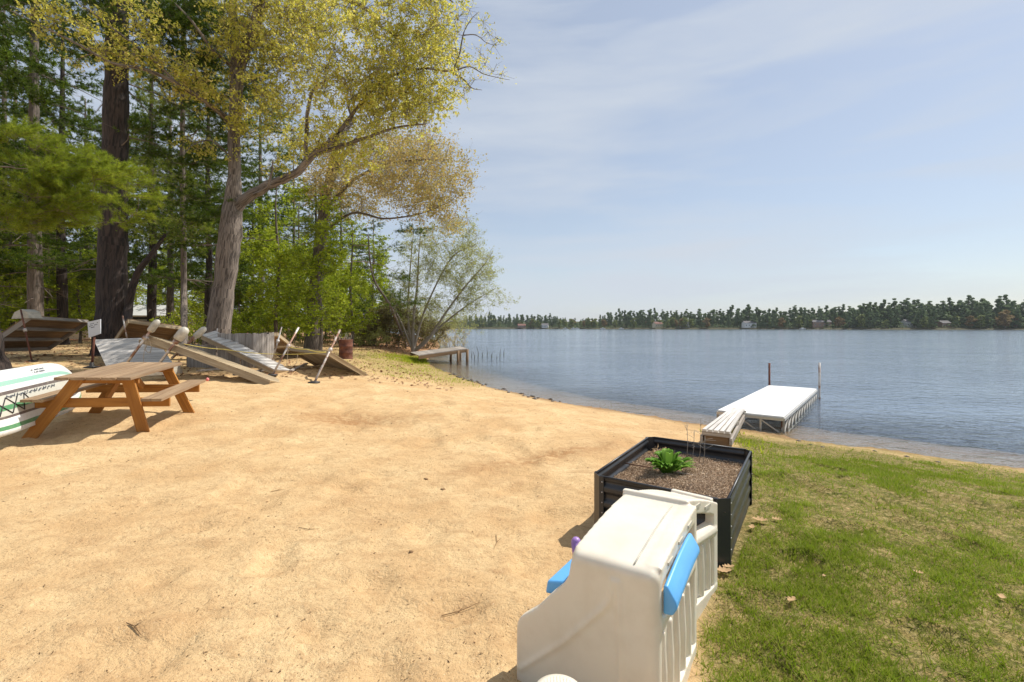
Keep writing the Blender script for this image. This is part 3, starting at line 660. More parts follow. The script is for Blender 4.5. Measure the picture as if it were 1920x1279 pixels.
for px, Y, s in [(20, 29, .9), (110, 38, 1), (150, 33, .75), (-20, 40, 1.2), (255, 56, .9), (60, 50, 1.2), (520, 30, .95), (660, 33, .8), (600, 27, .85), (475, 36, 1.), (700, 40, .8), (560, 38, 1), (640, 46, 1.0), (400, 48, .8), (60, 34, .8), (180, 40, .9), (320, 44, .9), (-40, 28, .8), (90, 30, .6), (430, 42, .9)]:
    place(mp_a, px, Y, s)
for px, Y, s in [(90, 35, 1), (175, 40, .9), (0, 50, 1.2), (300, 60, .9), (450, 34, .6), (540, 40, .7), (610, 50, 1), (670, 56, .9), (380, 60, .9), (130, 60, 1.2), (730, 60, .8)]:
    place(mp_b, px, Y, s)
# small leaning trunk right of the thick pine
bl = G(242, 680)
deciduous('leaning_tree', 'thin leaning tree curving right beside the thick dark trunk', 'tree', bl, [bl, P(240, 590, 18.8), P(248, 540, 18.8), P(262, 505, 18.8), P(282, 480, 18.8), P(310, 440, 18.9)], [.17, .15, .13, .12, .1, .05], [], [ell(320, 430, 19, 40, 30, 1)], 14, 60, .12, M['dull_leaf'], M['pine_bark'], .3)
# bushes and shore willows
def bush(px, py, rx, h, label, lm, n=45, nl=120, ls=.10, name='bush', tw=6, dy=1.5, twm=None, cat='bush', group=None, Y=None):
    g = G(px, py); Y = g[1]; e = [(g + V3(0, 0, h * .5), V3(rx, dy, h * .5))]
    t = thing(name, g, label, cat, group); mb = MB(); cl = fill(e, n, .3)
    for i in range(7): a = g + V3(rng.normal(0, rx * .3), rng.normal(0, .3), -.05); mb.tube([a, a + V3(rng.normal(0, .3), 0, h * .5), a + V3(rng.normal(0, .7), 0, h * .9)], [.03, .02, .008], 5, cap=False)
    grow_branches([(g + V3(rng.normal(0, rx * .3), 0, .1), .04) for _ in range(6)], cl, mb, .5, .15, n=4)
    Q = []
    for c in cl: tips = twigs(mb, c, tw, .5 * h / 2, .006, .2); k = int(nl * rng.uniform(.5, 1.5)); Q.append(leafq(tips[rng.integers(0, len(tips), k)] + rng.normal(0, .08, (k, 3)), ls * 1.15))
    mb.build('stems', twm or M['twig'], t); quads('foliage', np.concatenate(Q), lm, t); return t
bush(460, 646, 1.9, 2.1, 'green bush directly right of the oak trunk', M['green_leaf'], nl=150)
bush(545, 644, 2.6, 2.2, 'wide low green shrubs behind the tilted dock sections', M['dull_leaf'], 60)
bush(370, 650, 2.2, 1.9, 'yellow-green bush left of the oak trunk', M['green_leaf'])
bush(628, 645, 2.0, 2.3, 'brownish tangled bush behind the rusty barrel', M['brush'], 50)
bush(672, 643, 2.4, 3.2, 'dark green evergreen shrub above the leaf litter', M['pine_dark'], 60, 150)
bush(692, 648, 1.6, 1.6, 'pale olive round bush beside the dark evergreen shrub', M['willow_leaf'], 40)
bush(742, 652, 2.6, 3.1, 'dense brown and olive thicket left of the willow stems', M['brush'], 90, 150)
bush(790, 652, 2.3, 2.4, 'twiggy brown thicket behind the small wooden dock', M['brush'], 80, 90)
bush(845, 652, 2.2, 1.9, 'bare pinkish twiggy bush overhanging the water', M['tan_leaf'], 60, 22, twm=M['pale_twig'], tw=12)
bush(800, 640, 4.0, 4.4, 'tall olive bush behind the shore willow', M['willow_leaf'], 110, 130, dy=2.5)
bw = G(775, 660); BW = bw[1]
def WP(px, py, d=0): return P(px, py, BW + d)
deciduous('shore_willow', 'many-stemmed pale willow leaning right over the water above the small wooden dock', 'tree', bw,
    [bw - V3(0, 0, .1), WP(775, 600), WP(782, 540), WP(785, 480), WP(790, 420)], [.14, .11, .08, .05, .015],
    [([bw, WP(765, 600, .3), WP(768, 520, .4), WP(775, 440, .4)], [.1, .08, .06, .02]), ([bw, WP(790, 600), WP(815, 540, -.3), WP(850, 480, -.4), WP(890, 460, -.5)], [.1, .08, .06, .05, .02]),
     ([bw, WP(800, 640, -.4), WP(830, 595, -.8), WP(870, 540, -1), WP(905, 500, -1), WP(925, 470, -1)], [.12, .1, .08, .06, .04, .015]), ([bw, WP(812, 625, -.3), WP(840, 600, -.5), WP(880, 570, -1), WP(930, 540, -1)], [.1, .08, .06, .04, .015]), ([bw, WP(745, 590), WP(715, 550), WP(690, 525)], [.08, .06, .04, .02])],
    [ell(800, 480, BW, 60, 60, 1.6), ell(860, 510, BW - .5, 60, 50, 1.4), ell(905, 490, BW - 1, 40, 40, 1), ell(905, 560, BW - 1, 50, 32, 1), ell(850, 440, BW, 50, 36, 1), ell(860, 590, BW - .6, 55, 30, 1), ell(780, 560, BW, 60, 40, 1.2)],
    280, 125, .09, M['willow_leaf'], M['pale_twig'], .09, tw=8, twl=.9, twmat=M['pale_twig'], up=.3, surf=.2)
bz = G(700, 652)
pine('shore_pine', 'thin pine with a few dark plumes against the sky left of the willow', G(762, 650), [G(762, 650), P(735, 580, 30), P(700, 520, 30), P(690, 440, 30)], [.1, .08, .06, .03],
    [ell(765, 440, 30, 22, 12, .6), ell(745, 515, 30, 35, 8, .6), ell(735, 565, 30, 30, 12, .6), ell(720, 470, 30, 40, 14, .6)], 22, 60, .2, .016, M['pine_dark'], M['grey_bark'], dead=6)

# ---------------------------------------------------------------- far shore
GF = 'pines along the far shore'; GD = 'green leafy trees along the far shore'; GT = 'tan budding trees along the far shore'
def far_tree(name, label, group, lm, h, w, z0, n, conif):
    t = thing(name, (0, 0, 0), label, 'tree', group); mb = MB(); mb.tube([V3(0, 0, -1), V3(0, 0, h * .6), V3(0, 0, h * .97)], [.35, .25, .05], 6); mb.build('trunk', M['grey_bark'], t)
    k = 26 if conif else 18; zz = z0 + (h - z0) * np.linspace(.04, 1, k) ** (.9); f = (zz - z0) / (h - z0)
    lim = w * (np.clip(1.15 - f ** 2.2, .12, 1) * .62 if conif else np.sqrt(np.clip(1 - (2 * f - 1) ** 2, .06, 1)) * .8)
    th = rng.random(k) * 6.28; rad_ = lim * rng.random(k) ** .5 * rng.uniform(.6, 1.15, k)
    cc = np.stack([rad_ * np.cos(th), rad_ * np.sin(th), zz + rng.normal(0, .5, k)], 1); sz = rng.uniform(.20, .36, k) * w * (1 - .5 * f if conif else 1)
    ix = rng.integers(0, k, n); c = cc[ix] + rdir(n) * (rng.random(n) ** .4 * sz[ix])[:, None] * V3(1.15, 1.15, .62)
    quads('crown', leafq(c, 1.15, flat=.45, aspect=.8), lm, t); return t
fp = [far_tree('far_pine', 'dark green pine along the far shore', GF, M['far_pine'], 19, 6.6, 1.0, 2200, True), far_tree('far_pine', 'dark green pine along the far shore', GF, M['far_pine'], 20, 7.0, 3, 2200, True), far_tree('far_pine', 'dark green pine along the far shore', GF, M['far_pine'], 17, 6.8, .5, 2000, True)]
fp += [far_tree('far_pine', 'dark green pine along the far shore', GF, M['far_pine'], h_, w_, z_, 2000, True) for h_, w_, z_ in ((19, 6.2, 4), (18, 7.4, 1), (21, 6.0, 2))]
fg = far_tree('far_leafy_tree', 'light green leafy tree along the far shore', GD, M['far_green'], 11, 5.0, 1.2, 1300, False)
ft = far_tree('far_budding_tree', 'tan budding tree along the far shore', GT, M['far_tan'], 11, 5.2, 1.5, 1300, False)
def shore_pt(px, extra):
    """a point the given distance inland of the far shore along a view column"""
    k = (px - 960) / FPX; Y = 250.
    while sdist(k * Y, Y) < extra or Y < 260: 
        Y += 3
        if Y > 1200: break
    return k * Y, Y
def put_far(o, px, extra, s):
    x, y = shore_pt(px, extra); z = float(gz(x, y, micro=False)) - .3; rz = rng.random() * 6.28
    if o.name not in used: used.add(o.name); o.location = (x, y, z); o.rotation_euler[2] = rz; o.scale = (s, s, s)
    else: copy_thing(o, (x, y, z), rz, s)
rr = np.random.default_rng(5)
gapless = np.linspace(872, 1940, 175)
for i, px in enumerate(gapless):
    prof = np.interp(px, [880, 960, 1040, 1060, 1120, 1145, 1200, 1290, 1390, 1450, 1560, 1650, 1760, 1920], [.85, .85, .85, .5, .55, .95, 1.0, .85, 1.05, .9, .95, 1.05, 1.1, 1.1])
    put_far(fp[rr.integers(6)], px + rr.uniform(-3, 3), rr.uniform(22, 45), prof * rr.uniform(.85, 1.15))
    if rr.random() < .6: put_far(fp[rr.integers(6)], px + rr.uniform(-3, 3), rr.uniform(6, 20), prof * rr.uniform(.6, .9))
for px in [905, 935, 1000, 1010, 1050, 1060, 1068, 1085, 1098, 1104, 1118, 1225, 1240, 1255, 1262, 1275, 1285, 1440, 1520, 1790, 1835, 1850, 1890]: put_far(fg, px + rr.uniform(-4, 4), rr.uniform(4, 12), rr.uniform(.65, 1.0))
for px in [1000, 1150, 1190, 1300, 1330, 1460, 1500, 1610, 1660, 1730, 1820, 1845]: put_far(fg if rr.random() < .5 else ft, px + rr.uniform(-6, 6), rr.uniform(2, 8), rr.uniform(.6, 1.1))
for px in [975, 1076, 1092, 1112, 1132, 1136, 1215, 1268, 1280, 1410, 1572, 1580, 1868, 1905]: put_far(ft, px + rr.uniform(-3, 3), rr.uniform(5, 14), rr.uniform(.6, .95))
put_far(ft, 1885, 5, 1.25)
n = 42000; px_ = rr.uniform(860, 1960, n); far_s = np.array([shore_pt(p, 1.5)[1] for p in np.linspace(860, 1960, 120)]); fy = np.interp(px_, np.linspace(860, 1960, 120), far_s) + rr.uniform(0, 1, n) ** .6 * 60 ; fx = (px_ - 960) / FPX * fy
c = np.stack([fx, fy, gz(fx, fy, micro=False) + rr.uniform(0, 1, n) * np.interp(fy - np.interp(px_, np.linspace(860, 1960, 120), far_s), [0, 12, 60], [1.6, 4, 11]) * np.interp(px_, [1040, 1060, 1130, 1150], [1, .5, .5, 1])], 1)
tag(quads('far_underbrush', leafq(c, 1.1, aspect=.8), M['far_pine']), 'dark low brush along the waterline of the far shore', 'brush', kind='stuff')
def house(name, label, loc, w, d, h, rz, wall, roof, nwin=3, group=None, cat='house'):
    t = thing(name, loc, label, cat, group); c_, s_ = math.cos(rz), math.sin(rz); A = V3(c_, s_, 0); B = V3(-s_, c_, 0); U = V3(0, 0, 1); o = np.asarray(loc, float)
    mb = MB(); mb.box(o + U * h / 2, A * w / 2, B * d / 2, U * h / 2)
    mb.prism([o + U * h + B * (-d / 2) - A * w / 2, o + U * h + B * d / 2 - A * w / 2, o + U * (h + d * .3) - A * w / 2], A * w); mb.build('wall', wall, t)
    mb = MB()
    for sgn in (-1, 1):
        e = o + U * (h - .12) + B * sgn * (d / 2 + .3); r = o + U * (h + d * .3 + .08); mid = (e + r) / 2; dv = (r - e) / 2; nv = nrm(np.cross(A, dv)) * .07
        mb.box(mid + (nv if nv[2] > 0 else -nv), A * (w / 2 + .35), dv, nv)
    mb.build('roof', roof, t)
    for i in range(nwin):
        q = o + A * w * ((i + .5) / nwin - .5) - B * (d / 2 + .02) + U * h * .55; mb = MB(); mb.box(q, A * .55, B * .03, U * .6); f = mb.build('window', M['house_white'], t)
        mb = MB(); mb.box(q - B * .04, A * .45, B * .012, U * .5); mb.build('pane', M['window'], f)
    return t
for px, ex, w, h, wall, roof, lab in [(1403, 10, 12, 5, 'house_white', 'roof', 'white lakeside house left of centre on the far shore with a row of windows'), (1537, 13, 16, 5.5, 'house_brown', 'roof', 'wide grey and brown house on the far shore below tall pines'),
        (1022, 9, 8, 3.5, 'house_white', 'roof', 'small white cottage at the left end of the far shore'),
        (1232, 11, 9, 4.5, 'house_cream', 'roof_red', 'cream cottage with red-brown roof behind green trees on the far shore'), (1283, 16, 8, 6, 'house_white', 'roof', 'white house half hidden by pines on the far shore'),
        (1702, 22, 11, 5, 'house_white', 'roof', 'white house set back among the pines on the right of the far shore'), (1765, 20, 9, 4, 'house_brown', 'roof', 'brown cabin among the pines at the right of the far shore'),
        (978, 8, 10, 3, 'house_brown', 'roof_red', 'low red-roofed cottage near the left tip of the far shore')]:
    x, y = shore_pt(px, ex - 2); house('lake_house', lab, (x, y - 1.5, float(gz(x, y, micro=False)) - .2), w, 7, h, rr.uniform(-.3, .3), M[wall], M[roof], 4)
for i, px in enumerate([1060, 1075, 1082, 1130, 1165, 1505]):
    x, y = shore_pt(px, -6); t = thing('moored_boat', (x, y, WL), 'small white boat moored along the far shore', 'boat', 'white boats moored along the far shore'); mb = MB()
    for a, (w_, z_) in enumerate([(.9, 0), (1.15, .8)]): pass
    hull = []
    for z_, s_ in ((-.1, .75), (.9, 1.)):
        hull += [V3(x + a * s_, y + b * s_, WL + z_) for a, b in [(-3, -1), (1.5, -1.1), (3.4, 0), (1.5, 1.1), (-3, 1)]]
    mb.add(hull, [(4, 3, 2, 1, 0), (5, 6, 7, 8, 9)] + [(i_, (i_ + 1) % 5, 5 + (i_ + 1) % 5, 5 + i_) for i_ in range(5)]); mb.build('hull', M['house_white'], t)
    mb = MB(); mb.box(V3(x, y, WL + 1.3), V3(.8, 0, 0), V3(0, .7, 0), V3(0, 0, .4)); mb.build('cabin', M['house_white'], t)
# buildings glimpsed between the trunks
g = onground(-44, 46); house('cottage', 'cream cottage glimpsed through the leaves left of the thick pine', g, 9, 7, 3.0, .3, M['house_cream'], M['roof'])
g = onground(-33, 42); house('cabin', 'dark cabin with pale roof seen just right of the thick pine trunk', g + V3(0, 0, 0), 5.0, 2.5, 2.1, .25, M['planter'], M['house_white'], 2, cat='cabin')

# ---------------------------------------------------------------- picnic table
def make_table():
    yaw, pit, rol = .27, .045, .03; ca, sa = math.cos(yaw), math.sin(yaw)
    Rz = np.array([[ca, -sa, 0], [sa, ca, 0], [0, 0, 1]]); cb, sb = math.cos(pit), math.sin(pit); Rx = np.array([[1, 0, 0], [0, cb, -sb], [0, sb, cb]]); cc, sc = math.cos(rol), math.sin(rol); Ry = np.array([[cc, 0, sc], [0, 1, 0], [-sc, 0, cc]])
    Mx = Rz @ Rx @ Ry; org = V3(-5.80, 7.21, .175)
    T = lambda *p: Mx @ V3(*p) + org; D = lambda *p: Mx @ V3(*p)
    t = thing('picnic_table', org, 'wooden A-frame picnic table with orange-stained legs and a weathered top on the sand', 'picnic table')
    L = 1.76; W = .86
    mb = MB(); bw_ = W / 5
    for i in range(5):
        x = -W / 2 + bw_ * (i + .5); mb.box(T(x, rng.normal(0, .006), .735), D(bw_ / 2 - .007, 0, 0), D(0, L / 2, 0), D(0, 0, .018))
    mb.build('tabletop', M['table_top'], t)
    for s in (-1, 1):
        mb = MB()
        for i in range(2): mb.box(T(s * (.66 + .125 * (i - .5)), 0, .445), D(.06, 0, 0), D(0, L / 2 - .01, 0), D(0, 0, .018))
        mb.build('bench_seat', M['table_top'], t)
    for e in (-1, 1):
        y = e * .62
        for s in (-1, 1):
            mb = MB(); a = T(s * .28, y, .712); b = T(s * .69 - (.20 if e < 0 else .04), y, -.10 if (s, e) != (-1, -1) else -.20); mb.beam(a, b, .14, .04, up=D(0, 1, 0)); mb.build('leg', M['table_wood'], t)
        mb = MB(); mb.beam(T(-.78, y + .04 * e * -1, .365), T(.78, y + .04 * e * -1, .365), .04, .125, up=D(0, 0, 1)); mb.build('seat_support', M['table_wood'], t)
        mb = MB(); mb.beam(T(-.40, y - .04 * e, .675), T(.40, y - .04 * e, .675), .04, .085, up=D(0, 0, 1)); mb.build('top_support', M['table_wood'], t)
        mb = MB(); mb.beam(T(0, y - .09 * e, .40), T(0, y - .5 * e, .70), .09, .035, up=D(1, 0, 0)); mb.build('brace', M['table_wood'], t)
make_table()

# ---------------------------------------------------------------- dock sections leaning on pipes
def dock_section(label, A, B, C, D=None, slat=.14, gap=.012, mats_=('grey_wood', 'rail_wood'), nj=3, along='AC', rail=.14, flip=1):
    """A-B one short end, C-D the other; slats run A->B"""
    A, B, C = [np.asarray(q, float) for q in (A, B, C)]; D = C + (B - A) if D is None else np.asarray(D, float)
    t = thing('dock_section', (A + B + C + D) / 4, label, 'dock section', None)
    L = np.linalg.norm(C - A); n = max(3, int(L / (slat + gap))); up = nrm(np.cross(B - A, C - A)); up = up if up[2] > 0 else -up
    mb = MB(); ln = nrm(C - A)
    for i in range(n):
        f = (i + .5) / n; a = A + (C - A) * f; b = B + (D - B) * f; w_ = nrm(b - a); ext = .03
        mb.box((a + b) / 2 + up * (.014 + rng.normal(0, .002)), (b - a) / 2 + w_ * ext, ln * (L / n - gap) / 2, up * .014)
    mb.build('decking', M[mats_[0]], t)
    for a, b in ((A, C), (B, D)): mb = MB(); mb.beam(a - up * rail / 2, b - up * rail / 2, .045, rail, up=up); mb.build('side_rail', M[mats_[1]], t)
    for f in np.linspace(0.01, .99, nj):
        a = A + (C - A) * f; b = B + (D - B) * f; w_ = nrm(b - a) * .025; mb = MB(); mb.beam(a + w_ - up * rail / 2, b - w_ - up * rail / 2, .045, rail * .93, up=up); mb.build('joist', M[mats_[1]], t)
    return t
def prop_pipe(label, top, foot, r=.024, capr=0, plate=True, clamp=.6, mt='galv'):
    t = thing('prop_pipe', foot, label, 'support pipe'); mb = MB(); mb.tube([foot, top], [r, r], 10); mb.build('pipe', M[mt], t); d = nrm(np.asarray(top) - foot)
    if plate: mb = MB(); mb.lathe(foot + V3(0, 0, .0), [(0, .0), (.14, .0), (.15, .03), (.06, .05), (0, .055)], 14); mb.build('foot_plate', M['dark_steel'], t)
    if capr: mb = MB(); mb.lathe(np.asarray(top) - d * .26, [(.0, 0), (capr * .8, .01), (capr, .05), (capr, .26), (capr * .85, .34), (capr * .4, .385), (0, .39)], 14, ax=d); mb.build('end_cap', M['cap'], t)
    if clamp: q = foot + (np.asarray(top) - foot) * clamp; mb = MB(); mb.tube([q - d * .05, q + d * .05], [r * 2.1, r * 2.1], 10); mb.build('collar', M['galv'], t)
    return t
# nearest-right pair seen from below
C = G(688, 705); dock_section('dock section tilted with its tan underside showing, nearest the rusty barrel', P(619, 661, C[1] - 1.0), C + V3(0, 0, .03), P(540, 652, C[1] + 1.9), None, mats_=('rail_wood', 'rail_wood'), slat=.12, nj=2, rail=.10)
prop_pipe('pale pipe propping the right-hand dock section beside the barrel', P(637.5, 619, C[1] - .9), G(589, 717), .028)
A = P(472, 628, 18.2); B = P(519, 624, 18.6); dock_section('raised brown dock section with slatted underside behind the crossed pipes', A, B, P(530, 668, 21.0), None, mats_=('brown_wood', 'rail_wood'), slat=.11, gap=.03)
prop_pipe('long pale pipe crossing the corner of the middle dock sections', P(560, 614, 13.9), G(510, 705), .028)
prop_pipe('thin pale pipe standing left of the crossed pipes', P(528, 613, 15.8), P(510, 680, 15.8), .024, plate=False)
# bleached narrow section
c1 = G(516, 701); c2 = P(545, 699.5, c1[1] + .6); dock_section('narrow bleached slatted dock section sloping down to the sand', P(379, 628, c1[1] + 1.9), P(402, 621, c1[1] + 2.6), c1 + V3(0, 0, .12), c2 + V3(0, 0, .05), mats_=('white_wood', 'rail_wood'), slat=.24, gap=.035)
# long beam section
c3 = G(508, 720); A = P(276, 630, c3[1] + 1.6); W_ = V3(.25, 1.0, -.27); dock_section('long dock section seen edge-on with a pale rail sloping to the sand', A, A + W_, c3 + V3(0, 0, .05), None, mats_=('rail_wood', 'rail_wood'), slat=.13)
A = P(262, 640, c3[1] + 2.4); mb = MB(); mb.beam(A, P(320, 655, c3[1] + 1.4), .05, .1); tag(mb.build('loose_plank', M['rail_wood']), 'short loose plank under the capped pipes', 'plank')
# white panel
Y0 = 14.6; dock_section('broad sun-bleached deck panel tilted toward the picnic table', P(178, 638, Y0 + 1.4), P(290, 634, Y0 + 1.6), P(207, 700, Y0), P(338, 704, Y0 - .1), mats_=('white_wood', 'brown_wood'), slat=.13, gap=.004)
# raised section behind the panel
dock_section('brown dock section raised behind the bleached panel', P(241, 599, 16.6), P(339, 612, 18), P(196, 664, 17.8), None, mats_=('brown_wood', 'rail_wood'))
prop_pipe('pale pipe at the corner of the raised brown section', P(230, 592, 16.4), P(240, 645, 16.4), .022, plate=False, clamp=0)
# far left raised section
dock_section('dark dock section raised at the far left among the trees', P(54, 592, 16.2), P(164, 600, 19.6), P(-40, 655, 15.9), None, mats_=('brown_wood', 'grey_wood'), nj=4)
prop_pipe('dark pipe propping the far left dock section', P(39, 581, 16), G(60, 678), .024, mt='rust')
mb = MB(); q = P(38, 591, 16.1); mb.prism([q + V3(-.3, 0, -.12), q + V3(.3, 0, -.1), q + V3(.22, 0, .12), q + V3(.02, 0, .2), q + V3(-.2, 0, .1)], V3(.05, .4, 0)); tag(mb.build('corner_bumper', M['cap']), 'grey foam bumper on the corner of the far left dock section', 'bumper')
for (tx, ty), (fx_, fy_), Y, lab in [((292, 607), (222, 702), 12.9, 'capped pipe leaning over the table, leftmost of the three with white caps'), ((344, 622), (292, 690), 12.6, 'capped pipe with the largest white cap, middle of the three'), ((379, 620), (322, 672), 13.6, 'capped pipe in front of the oak trunk, rightmost of the three with white caps')]:
    prop_pipe(lab, P(tx, ty, Y), P(fx_, fy_, Y - .2), .035, capr=.12 if tx == 344 else .09, plate=False, clamp=.72)
def rope(name, label, pts, r=.009, m='rope', cat='rope'):
    mb = MB(); out = []
    for i in range(len(pts) - 1):
        for t_ in np.linspace(0, 1, 8, endpoint=False): out.append(pts[i] * (1 - t_) + pts[i + 1] * t_ - V3(0, 0, .1 * t_ * (1 - t_)))
    out.append(pts[-1]); mb.tube(out, r, 5); return tag(mb.build(name, M[m]), label, cat)
rope('rope', 'yellow rope strung from the big capped pipe across to the right-hand pipe', [P(345, 645, 12.5), P(420, 655, 13.4), P(510, 664, 13.8), P(611, 661, 12.6)])
rope('rope', 'yellow rope lying along the ground behind the white board', [G(0, 682), G(60, 682), G(120, 678), G(200, 673)], .012)
rope('rope', 'tan rope loop dangling from the leftmost capped pipe', [P(279, 634, 12.8), P(272, 655, 12.8), P(281, 662, 12.8), P(284, 650, 12.8), P(280, 636, 12.8)], .008, 'tan_rope')
rope('rope', 'loose rope ends hanging straight down in front of the bleached panel', [P(274, 636, 12.7), P(269, 668, 12.7), P(270, 690, 12.7)], .006, 'tan_rope')
rope('rope', 'rope ends hanging from the crossed pipes over the dark gap', [P(540, 656, 13.2), P(537, 690, 13.2), P(545, 688, 13.2), P(556, 680, 13.2), P(558, 665, 13.2)], .008, 'tan_rope')
mb = MB(); q = P(389, 712, 8.9); mb.lathe(q, [(0, -.03), (.02, -.025), (.032, .01), (.012, .035), (0, .04)], 5); tag(mb.build('marker_tape', M['pink']), 'scrap of pink tape at the end of the table bench', 'tape')
mb = MB(); mb.tube([P(462, 626, 17.8), P(470, 640, 17.8), P(465, 655, 17.8)], [.07, .05, .02], 6); tag(mb.build('marker_tape', M['pink']), 'faded pink tape hanging from the raised slatted section', 'tape')
for (p0, p1, w_, lab) in [(G(372, 700), G(432, 694), .16, 'grey plank lying on the sand under the long edge-on section'), (G(440, 706) , G(500, 697), .12, 'thin brown board on the sand beneath the narrow slatted section'), (G(560, 694), G(606, 690), .14, 'pale board lying in the shade of the right-hand dock section'), (G(545, 699), G(575, 686), .1, 'short board end under the crossed pipes'), (P(484, 668, 16.5), P(528, 690, 14.5), .12, 'plank leaning behind the narrow slatted section')]:
    mb = MB(); mb.beam(p0 + V3(0, 0, .05), p1 + V3(0, 0, .06), w_, .04); tag(mb.build('loose_plank', M['rail_wood'] if 'pale' in lab else M['grey_wood']), lab, 'plank')
prop_pipe('thin leaning pipe sticking up between the oak and the slatted section', P(408, 616, 17), P(398, 650, 17), .02, plate=False, clamp=0)
prop_pipe('short pale pipe standing under the narrow slatted section', P(452, 668, 14.8), G(448, 690), .02, plate=False, clamp=0)
rope('rope', 'yellow rope slung from the crossed pipes to the right-hand pipe, upper of two', [P(541, 650, 13.6), P(575, 655, 13.2), P(611, 660, 12.7)], .012)
q0_, q1_ = P(279, 700, 12.2), P(331, 697, 12.2); mb = MB(); mb.box((q0_ + q1_) / 2, (q1_ - q0_) / 2, V3(0, .22, 0), V3(0, 0, .05)); mb.box((q0_ + q1_) / 2 + V3(.14, 0, .1), (q1_ - q0_) * .28, V3(0, .18, 0), V3(0, 0, .05)); tag(mb.build('foam_float', M['cap']), 'whitish stepped foam float seen under the picnic table top', 'float')
# plank crate at the oak foot
def make_crate():
    a = G(408, 690); b = G(474, 690); h = 1.18; t = thing('plank_crate', (a + b) / 2, 'tall crate of weathered grey vertical planks in front of the oak', 'crate'); W_ = V3(.25, .9, 0) * 1.0
    for nm, p0, p1 in (('front_wall', a, b), ('side_wall', b, b + W_), ('back_wall', a + W_, b + W_)):
        mb = MB(); L = np.linalg.norm(p1 - p0); n = int(L / .11); d = (p1 - p0) / n
        for i in range(n): hh = h + rng.normal(0, .02); mb.box(p0 + d * (i + .5) + V3(0, 0, hh / 2 - .05), d * .47, np.cross(nrm(d), (0, 0, 1)) * .012, V3(0, 0, hh / 2))
        mb.build(nm, M['grey_wood'], t)
make_crate()
mb = MB(); a_, b_ = G(350, 688), G(405, 690)
for i in range(11): q = a_ + (b_ - a_) * (i + .5) / 11; mb.box(q + V3(0, 0, .36), (b_ - a_) / 23, V3(0, .012, 0), V3(0, 0, .40 + .02 * math.sin(i * 2.)))
mb.beam(a_ + V3(0, .03, .55), b_ + V3(0, .03, .55), .04, .08); tag(mb.build('plank_screen', M['grey_wood']), 'low grey plank screen in the shade left of the tall crate', 'screen')
# rusty barrel
g = G(648.5, 673); t = thing('barrel', g, 'rusty brown steel barrel standing on the sand edge', 'barrel'); mb = MB()
mb.lathe(g, [(0, .02), (.28, 0), (.29, .03), (.28, .06), (.28, .27), (.295, .29), (.28, .31), (.28, .54), (.295, .56), (.28, .58), (.28, .82), (.29, .85), (.26, .85), (.26, .5), (0, .5)], 24); mb.build('drum', M['rust'], t)
mb = MB()
for i in range(14): a = g + V3(rng.normal(0, .1), rng.normal(0, .1), .5); mb.tube([a, a + V3(rng.normal(0, .18), 0, rng.uniform(.4, .65))], [.01, .005], 4)
tag(mb.build('dry_sticks', M['pale_twig']), 'bundle of dry sticks poking out of the rusty barrel', 'sticks')
# sign on a post
def make_sign():
    Y = 15.2; f = G(172, 690); Y = f[1]; t = thing('notice_sign', f, 'white notice board on a dark leaning post before the thick pine', 'sign'); mb = MB()
    mb.tube([f, P(177, 632, Y)], [.035, .03], 8); mb.build('post', M['rust'], t); mb = MB(); mb.lathe(f, [(0, .0), (.2, 0), (.2, .03), (.06, .06), (.05, .16), (0, .16)], 12); mb.build('foot', M['dark_steel'], t)
    a, b, c_, d = P(164, 604, Y), P(188, 598.5, Y + .1), P(188, 625.5, Y + .1), P(166, 633.5, Y); mb = MB(); mb.prism([a, b, c_, d], V3(0, .03, 0)); bd = mb.build('board', M['sign'], t)
    mb = MB()
    for r_, (s0, s1) in enumerate([(.1, .85), (.12, .8), (.1, .6)]):
        f_ = .18 + r_ * .12; p0 = a + (d - a) * f_; p1 = b + (c_ - b) * f_; k = 7
        for i in range(k):
            if rng.random() < .8: u0 = s0 + (s1 - s0) * i / k; mb.box(p0 + (p1 - p0) * (u0 + .04) - V3(0, .006, 0), (p1 - p0) * .035, V3(0, .002, 0), V3(0, 0, .009))
    mb.build('print', M['ink'], bd)
make_sign()

# ---------------------------------------------------------------- paddle board on its edge
def board_shader(x):
    sep = x.N('ShaderNodeSeparateXYZ', {0: x.uv()}); v = sep.outputs['Y']; n = x.N('ShaderNodeValToRGB', {0: v}); n.color_ramp.interpolation = 'CONSTANT'; e = n.color_ramp.elements
    W_, T_, D_, I_, G_ = (.80, .81, .78), (.32, .56, .46), (.14, .11, .10), (.60, .58, .50), (.10, .30, .14)
    st = [(0, W_), (.07, G_), (.13, W_), (.24, D_), (.28, I_), (.36, G_), (.44, I_), (.60, D_), (.655, W_), (.74, T_), (.82, W_)]
    while len(e) < len(st): e.new(.5)
    for q, (p, c) in zip(e, st): q.position = p; q.color = (*c, 1)
    c2 = x.mix(x.ramp(x.noise(14, 5, x.obj()), (.5, 0.), (.8, .35)), n.outputs[0], (.45, .42, .34)); return x.pr(c2, .3)
M['board'] = mat('striped_board_skin', board_shader)
